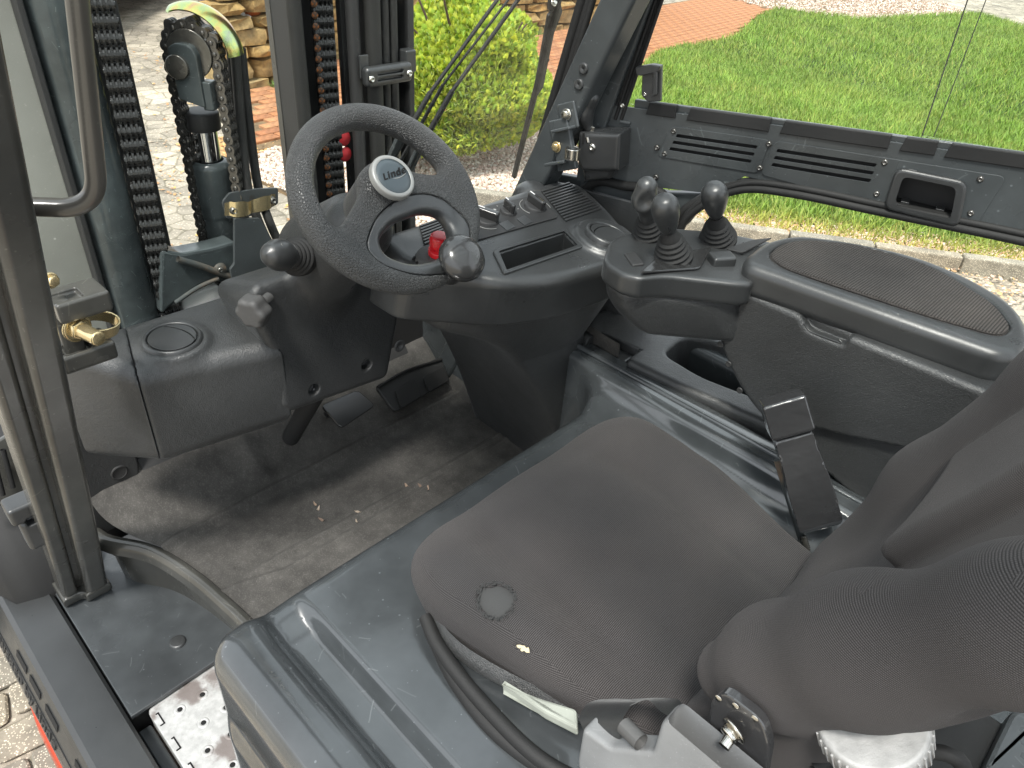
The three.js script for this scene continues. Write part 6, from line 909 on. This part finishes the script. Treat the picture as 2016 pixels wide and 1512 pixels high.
{ // dry stone wall
  const t = group('stone_wall', 'dry stone garden wall of yellow sandstone blocks', 'wall'), r = rng(53);
  const line = [[3.10, -6.32], [3.3, -6.32], [3.65, -6.44], [4.6, -6.95], [5.7, -7.2], [7.0, -6.9], [8.4, -6.85], [10.5, -7.3]];
  const c = new THREE.CatmullRomCurve3(line.map(([x, z]) => new THREE.Vector3(x, 0, z)), false, 'centripetal'), L = c.getLength();
  const base = new THREE.BoxGeometry(1, 1, 1, 2, 2, 2), varr = [];
  for (let k = 0; k < 8; k++) { const g = base.clone(), p = g.attributes.position, seen = {}; for (let i = 0; i < p.count; i++) { const key = [p.getX(i), p.getY(i), p.getZ(i)].join(); const o = (seen[key] ??= [r(), r(), r()]); const x = p.getX(i), y = p.getY(i), z = p.getZ(i), cor = Math.abs(x) + Math.abs(y) + Math.abs(z) > 1.4 ? 0.84 : Math.abs(x) + Math.abs(y) + Math.abs(z) > 0.9 ? 0.95 : 1.03; p.setXYZ(i, x * cor + (o[0] - 0.5) * 0.10, y * cor + (o[1] - 0.5) * 0.13, z * cor + (o[2] - 0.5) * 0.20); } const h = toCreasedNormals(g, 0.5); varr.push(h); }
  let y = 0, row = 0; const core = [];
  while (y < 1.35) { const h = 0.085 + 0.085 * r(); let s = (row % 2) * -0.1 - 0.1 * r(); while (s < L) { const w = 0.20 + 0.42 * r() * r() + 0.10 * r(), u = clamp((s + w / 2) / L), p = c.getPointAt(u), d = c.getTangentAt(u); const hh = h * (0.86 + 0.16 * r()); const m = new THREE.Matrix4().makeBasis(d, UP, d.clone().cross(UP)).setPosition(p.x, y + hh / 2 + 0.003, p.z + (r() - 0.5) * 0.03); m.multiply(new THREE.Matrix4().makeRotationZ((r() - 0.5) * 0.10)); m.multiply(new THREE.Matrix4().makeScale(w * 0.99, hh, 0.24)); const g = varr[Math.floor(r() * 8)].clone(); g.applyMatrix4(m); const inView = (p.x > 2.9 && p.x < 3.9 && y < 1.25) || (p.x > 5.0 && y < 1.1); if (inView) { const o = part('stone', g, stones[Math.floor(r() * 5)], t); } else core.push(boxUV(g)); s += w + 0.006; } y += h + 0.003; row++; }
  const cg = part('wall_core', grid((u, v) => { const p = c.getPointAt(u); return [p.x - 0.0, v * 1.3, p.z - 0.09, u * L, v * 1.3]; }, 30, 2), YM.earth, t, null, true); cg.material.side = THREE.DoubleSide;
  if (core.length) { const o = part('stones', core, stones[1], t); o.userData.kind = 'stuff'; o.userData.label = 'stones of the hidden stretch of wall'; }
}
{ // raised bed behind the wall
  struct('raised_bed', prism([[3.05, 1.2, -6.45], [3.5, 1.2, -6.5], [5.7, 1.2, -7.3], [8.4, 1.2, -6.95], [10.5, 1.2, -7.4], [10.5, 1.2, -11], [4.6, 1.2, -11]], [0, 0.05, 0], 0), YM.earth);
}
{ // golden globe conifer
  const t = group('globe_bush', 'rounded golden green conifer bush in front of the windscreen', 'bush'), r = rng(71), C = [3.66, 0, -3.95];
  part('trunk', [cyl([C[0], 0, C[2]], [C[0], 0.9, C[2]], 0.05, 0.02), ...Array.from({ length: 14 }, () => { const a = r() * 6.28, e = 0.4 + r() * 0.8; return cyl([C[0], 0.15 + 0.4 * r(), C[2]], [C[0] + Math.cos(a) * 0.4, 0.3 + e * 0.7, C[2] + Math.sin(a) * 0.4], 0.015, 0.006, 6); })], std({ color: lin(0.09, 0.06, 0.04), roughness: 1 }), t);
  // small flat sprays, each a fan of scale-leaf lobes
  const spray = () => { const p = [], id = []; const lobe = (a, L, w, y0) => { const o = p.length / 3, ca = Math.cos(a), sa = Math.sin(a); const pt = (u, v, h) => p.push(u * ca - v * sa, y0 + h, u * sa + v * ca); pt(0, -w * 0.25, 0); pt(0, w * 0.25, 0); pt(L * 0.6, -w * 0.5, 0.12 * L); pt(L * 0.6, w * 0.5, 0.12 * L); pt(L, 0, 0.34 * L); id.push(o, o + 2, o + 1, o + 1, o + 2, o + 3, o + 2, o + 4, o + 3); }; for (let k = 0; k < 7; k++) lobe((k - 3) * 0.42 + 0.1 * r(), 1 - Math.abs(k - 3) * 0.13, 0.34, 0.05 * (k % 2)); const g = new THREE.BufferGeometry(); g.setAttribute('position', new THREE.Float32BufferAttribute(p, 3)); g.setIndex(id); g.computeVertexNormals(); return g; };
  const m = phys({ color: 0xffffff, roughness: 0.75, transmission: 0.4, thickness: 0, side: THREE.DoubleSide }), N = 42000, inst = new THREE.InstancedMesh(spray(), m, N), m4 = new THREE.Matrix4(), q = new THREE.Quaternion(), q2 = new THREE.Quaternion(), col = new THREE.Color(), bn = vnoise(7, 15), X = new THREE.Vector3(1, 0, 0);
  for (let i = 0; i < N; i++) { const a = r() * 6.283, ct = lerp(-0.55, 1, r()), st = Math.sqrt(1 - ct * ct), lump = 1 + 0.16 * (bn(a / 6.283, ct * 0.5 + 0.5) - 0.5) * 2 + (ct > 0.6 ? 0.10 * r() * r() : 0), R = lump * (1 - 0.35 * r() * r()); const n = new THREE.Vector3(Math.cos(a) * st, ct, Math.sin(a) * st); const pos = new THREE.Vector3(C[0] + n.x * 0.66 * R, 0.44 + n.y * (ct > 0 ? 0.56 : 0.46) * R, C[2] + n.z * 0.60 * R); if (pos.y < 0.04) pos.y = 0.04 + 0.05 * r(); const dir = n.clone().multiplyScalar(0.9).add(new THREE.Vector3((r() - 0.5) * 0.9, 0.75 + (r() - 0.5) * 0.6, (r() - 0.5) * 0.9)).normalize(); q.setFromUnitVectors(X, dir); q2.setFromAxisAngle(X, r() * 6.283); q.multiply(q2); const s = 0.024 + 0.018 * r(); m4.compose(pos, q, new THREE.Vector3(s, s, s)); inst.setMatrixAt(i, m4); const tip = r(), b = 0.75 + 0.5 * r(); col.setRGB(lerp(0.26, 0.60, tip) * b, lerp(0.42, 0.62, tip) * b, lerp(0.03, 0.05, tip) * b); inst.setColorAt(i, col); }
  inst.name = 'crown'; inst.castShadow = inst.receiveShadow = true; inst.userData = { kind: 'stuff' }; t.add(inst);
}
function tuft(x, y, z, n, h, label, grp, seed) { const r = rng(seed), gs = []; for (let i = 0; i < n; i++) { const a = r() * 6.28, l = h * (0.6 + 0.6 * r()), b = 0.02 + 0.06 * r(), x0 = x + (r() - 0.5) * 0.12, z0 = z + (r() - 0.5) * 0.06; gs.push(grid((u, v) => [x0 + Math.cos(a) * b * u * u + (v - 0.5) * 0.006 * (1 - u) * Math.sin(a), y + l * u - 0.3 * l * u * u, z0 + Math.sin(a) * b * u * u - (v - 0.5) * 0.006 * (1 - u) * Math.cos(a)], 4, 1)); } single('grass_tuft', gs, tuftM, label, 'plant', grp, true); }
const tuftM = std({ color: lin(0.14, 0.25, 0.06), roughness: 0.8, side: THREE.DoubleSide });
tuft(7.15, 0.01, -6.62, 130, 0.16, 'green tuft of grass growing at the foot of the stone wall', 'grass tufts by the wall', 5);
tuft(7.35, 0.01, -6.64, 100, 0.14, 'green tuft of grass growing at the foot of the stone wall', 'grass tufts by the wall', 6);
tuft(3.45, 0.01, -6.16, 100, 0.10, 'green tuft of grass growing at the foot of the stone wall', 'grass tufts by the wall', 7);
{ // garden lamp post and terracotta pot on the wall
  const t = group('garden_lamp', 'slim white lamp post standing on the stone wall', 'lamp post');
  const b = [3.3174,0.5644,-6.35]; part('post', cyl(b, addv(b, [0, 0.9, 0]), 0.022, 0.022, 16), M.white, t); part('foot', lathe([[0, 0.02], [0.05, 0.02], [0.07, 0.006], [0.07, 0]], b, [0, 1, 0], 20), M.white, t); part('head', lathe([[0.03, 0], [0.09, 0.05], [0.09, 0.16], [0.0, 0.22]], addv(b, [0, 0.9, 0]), [0, 1, 0], 20), M.white, t);
  const c = [3.4081,0.5775,-6.35];
  single('terracotta_pot', lathe([[0, 0], [0.06, 0], [0.09, 0.05], [0.095, 0.10], [0.075, 0.13], [0.07, 0.14], [0.09, 0.17], [0.085, 0.2], [0.0, 0.2]], c, [0, 1, 0], 24), std({ color: lin(0.62, 0.22, 0.10), roughness: 0.85, map: rep(tStone, 0.6) }), 'orange terracotta pot beside the lamp post', 'pot');
}
{ // car parked at the top of the drive
  const t = group('parked_car', 'silver car parked at the far end of the driveway', 'car'), ang = 0.867;
  const paint = phys({ color: lin(0.42, 0.41, 0.38), roughness: 0.3, metalness: 0.4, clearcoat: 0.8, clearcoatRoughness: 0.05 }), blackg = phys({ color: lin(0.01, 0.011, 0.012), roughness: 0.08, clearcoat: 1 });
  const prof = sdPoly(roundPoly([[-2.15, 0.24], [-2.2, 0.62], [-2.05, 0.86], [-1.25, 0.98], [-0.55, 1.42], [0.9, 1.45], [1.65, 1.05], [2.05, 0.98], [2.15, 0.65], [2.1, 0.24]], 0.14));
  const f = (x, y, z) => { let d = sdExt(prof(x, y), Math.abs(z) - 0.86 + 0.18 * sstep(0.85, 1.45, y), 0.09); for (const w of [-1.35, 1.32]) d = smax(d, -(Math.hypot(x - w, y - 0.32) - 0.37), 0.02); return d; };
  const M4 = new THREE.Matrix4().makeRotationY(ang).setPosition(3.15, 0, -10.35), put = (g) => { g.applyMatrix4(M4); return g; };
  part('body', put(nets(f, [-2.35, 0.12, -1.0], [2.3, 1.55, 1.0], 0.04)), paint, t);
  part('side_window', [put(prism(roundPoly([[-1.0, 1.0, 0.845], [-0.5, 1.34, 0.76], [0.8, 1.36, 0.755], [1.3, 1.05, 0.835]], 0.06), [0, 0.003, 0.012], 0.002)), put(prism(roundPoly([[-1.0, 1.0, -0.845], [-0.5, 1.34, -0.76], [0.8, 1.36, -0.755], [1.3, 1.05, -0.835]], 0.06), [0, 0.003, -0.012], 0.002))], blackg, t);
  for (const w of [-1.35, 1.32]) for (const s of [-1, 1]) { const wh = part('wheel', put(lathe([[0.19, -0.09], [0.29, -0.10], [0.315, -0.07], [0.315, 0.07], [0.29, 0.10], [0.19, 0.09]], [w, 0.315, s * 0.78], [0, 0, 1], 32)), M.rubber, t); part('rim', put(lathe([[0, 0.06], [0.05, 0.07], [0.17, 0.05], [0.20, 0.08], [0.20, -0.08], [0, -0.06]], [w, 0.315, s * 0.78], [0, 0, s], 20)), M.zinc, wh); }
  for (const s of [-1, 1]) part('headlight', put(rbox([-2.1, 0.68, s * 0.6], [0.12, 0.12, 0.3], 0.04)), M.glass, t);
}
renderer.render(scene, camera);
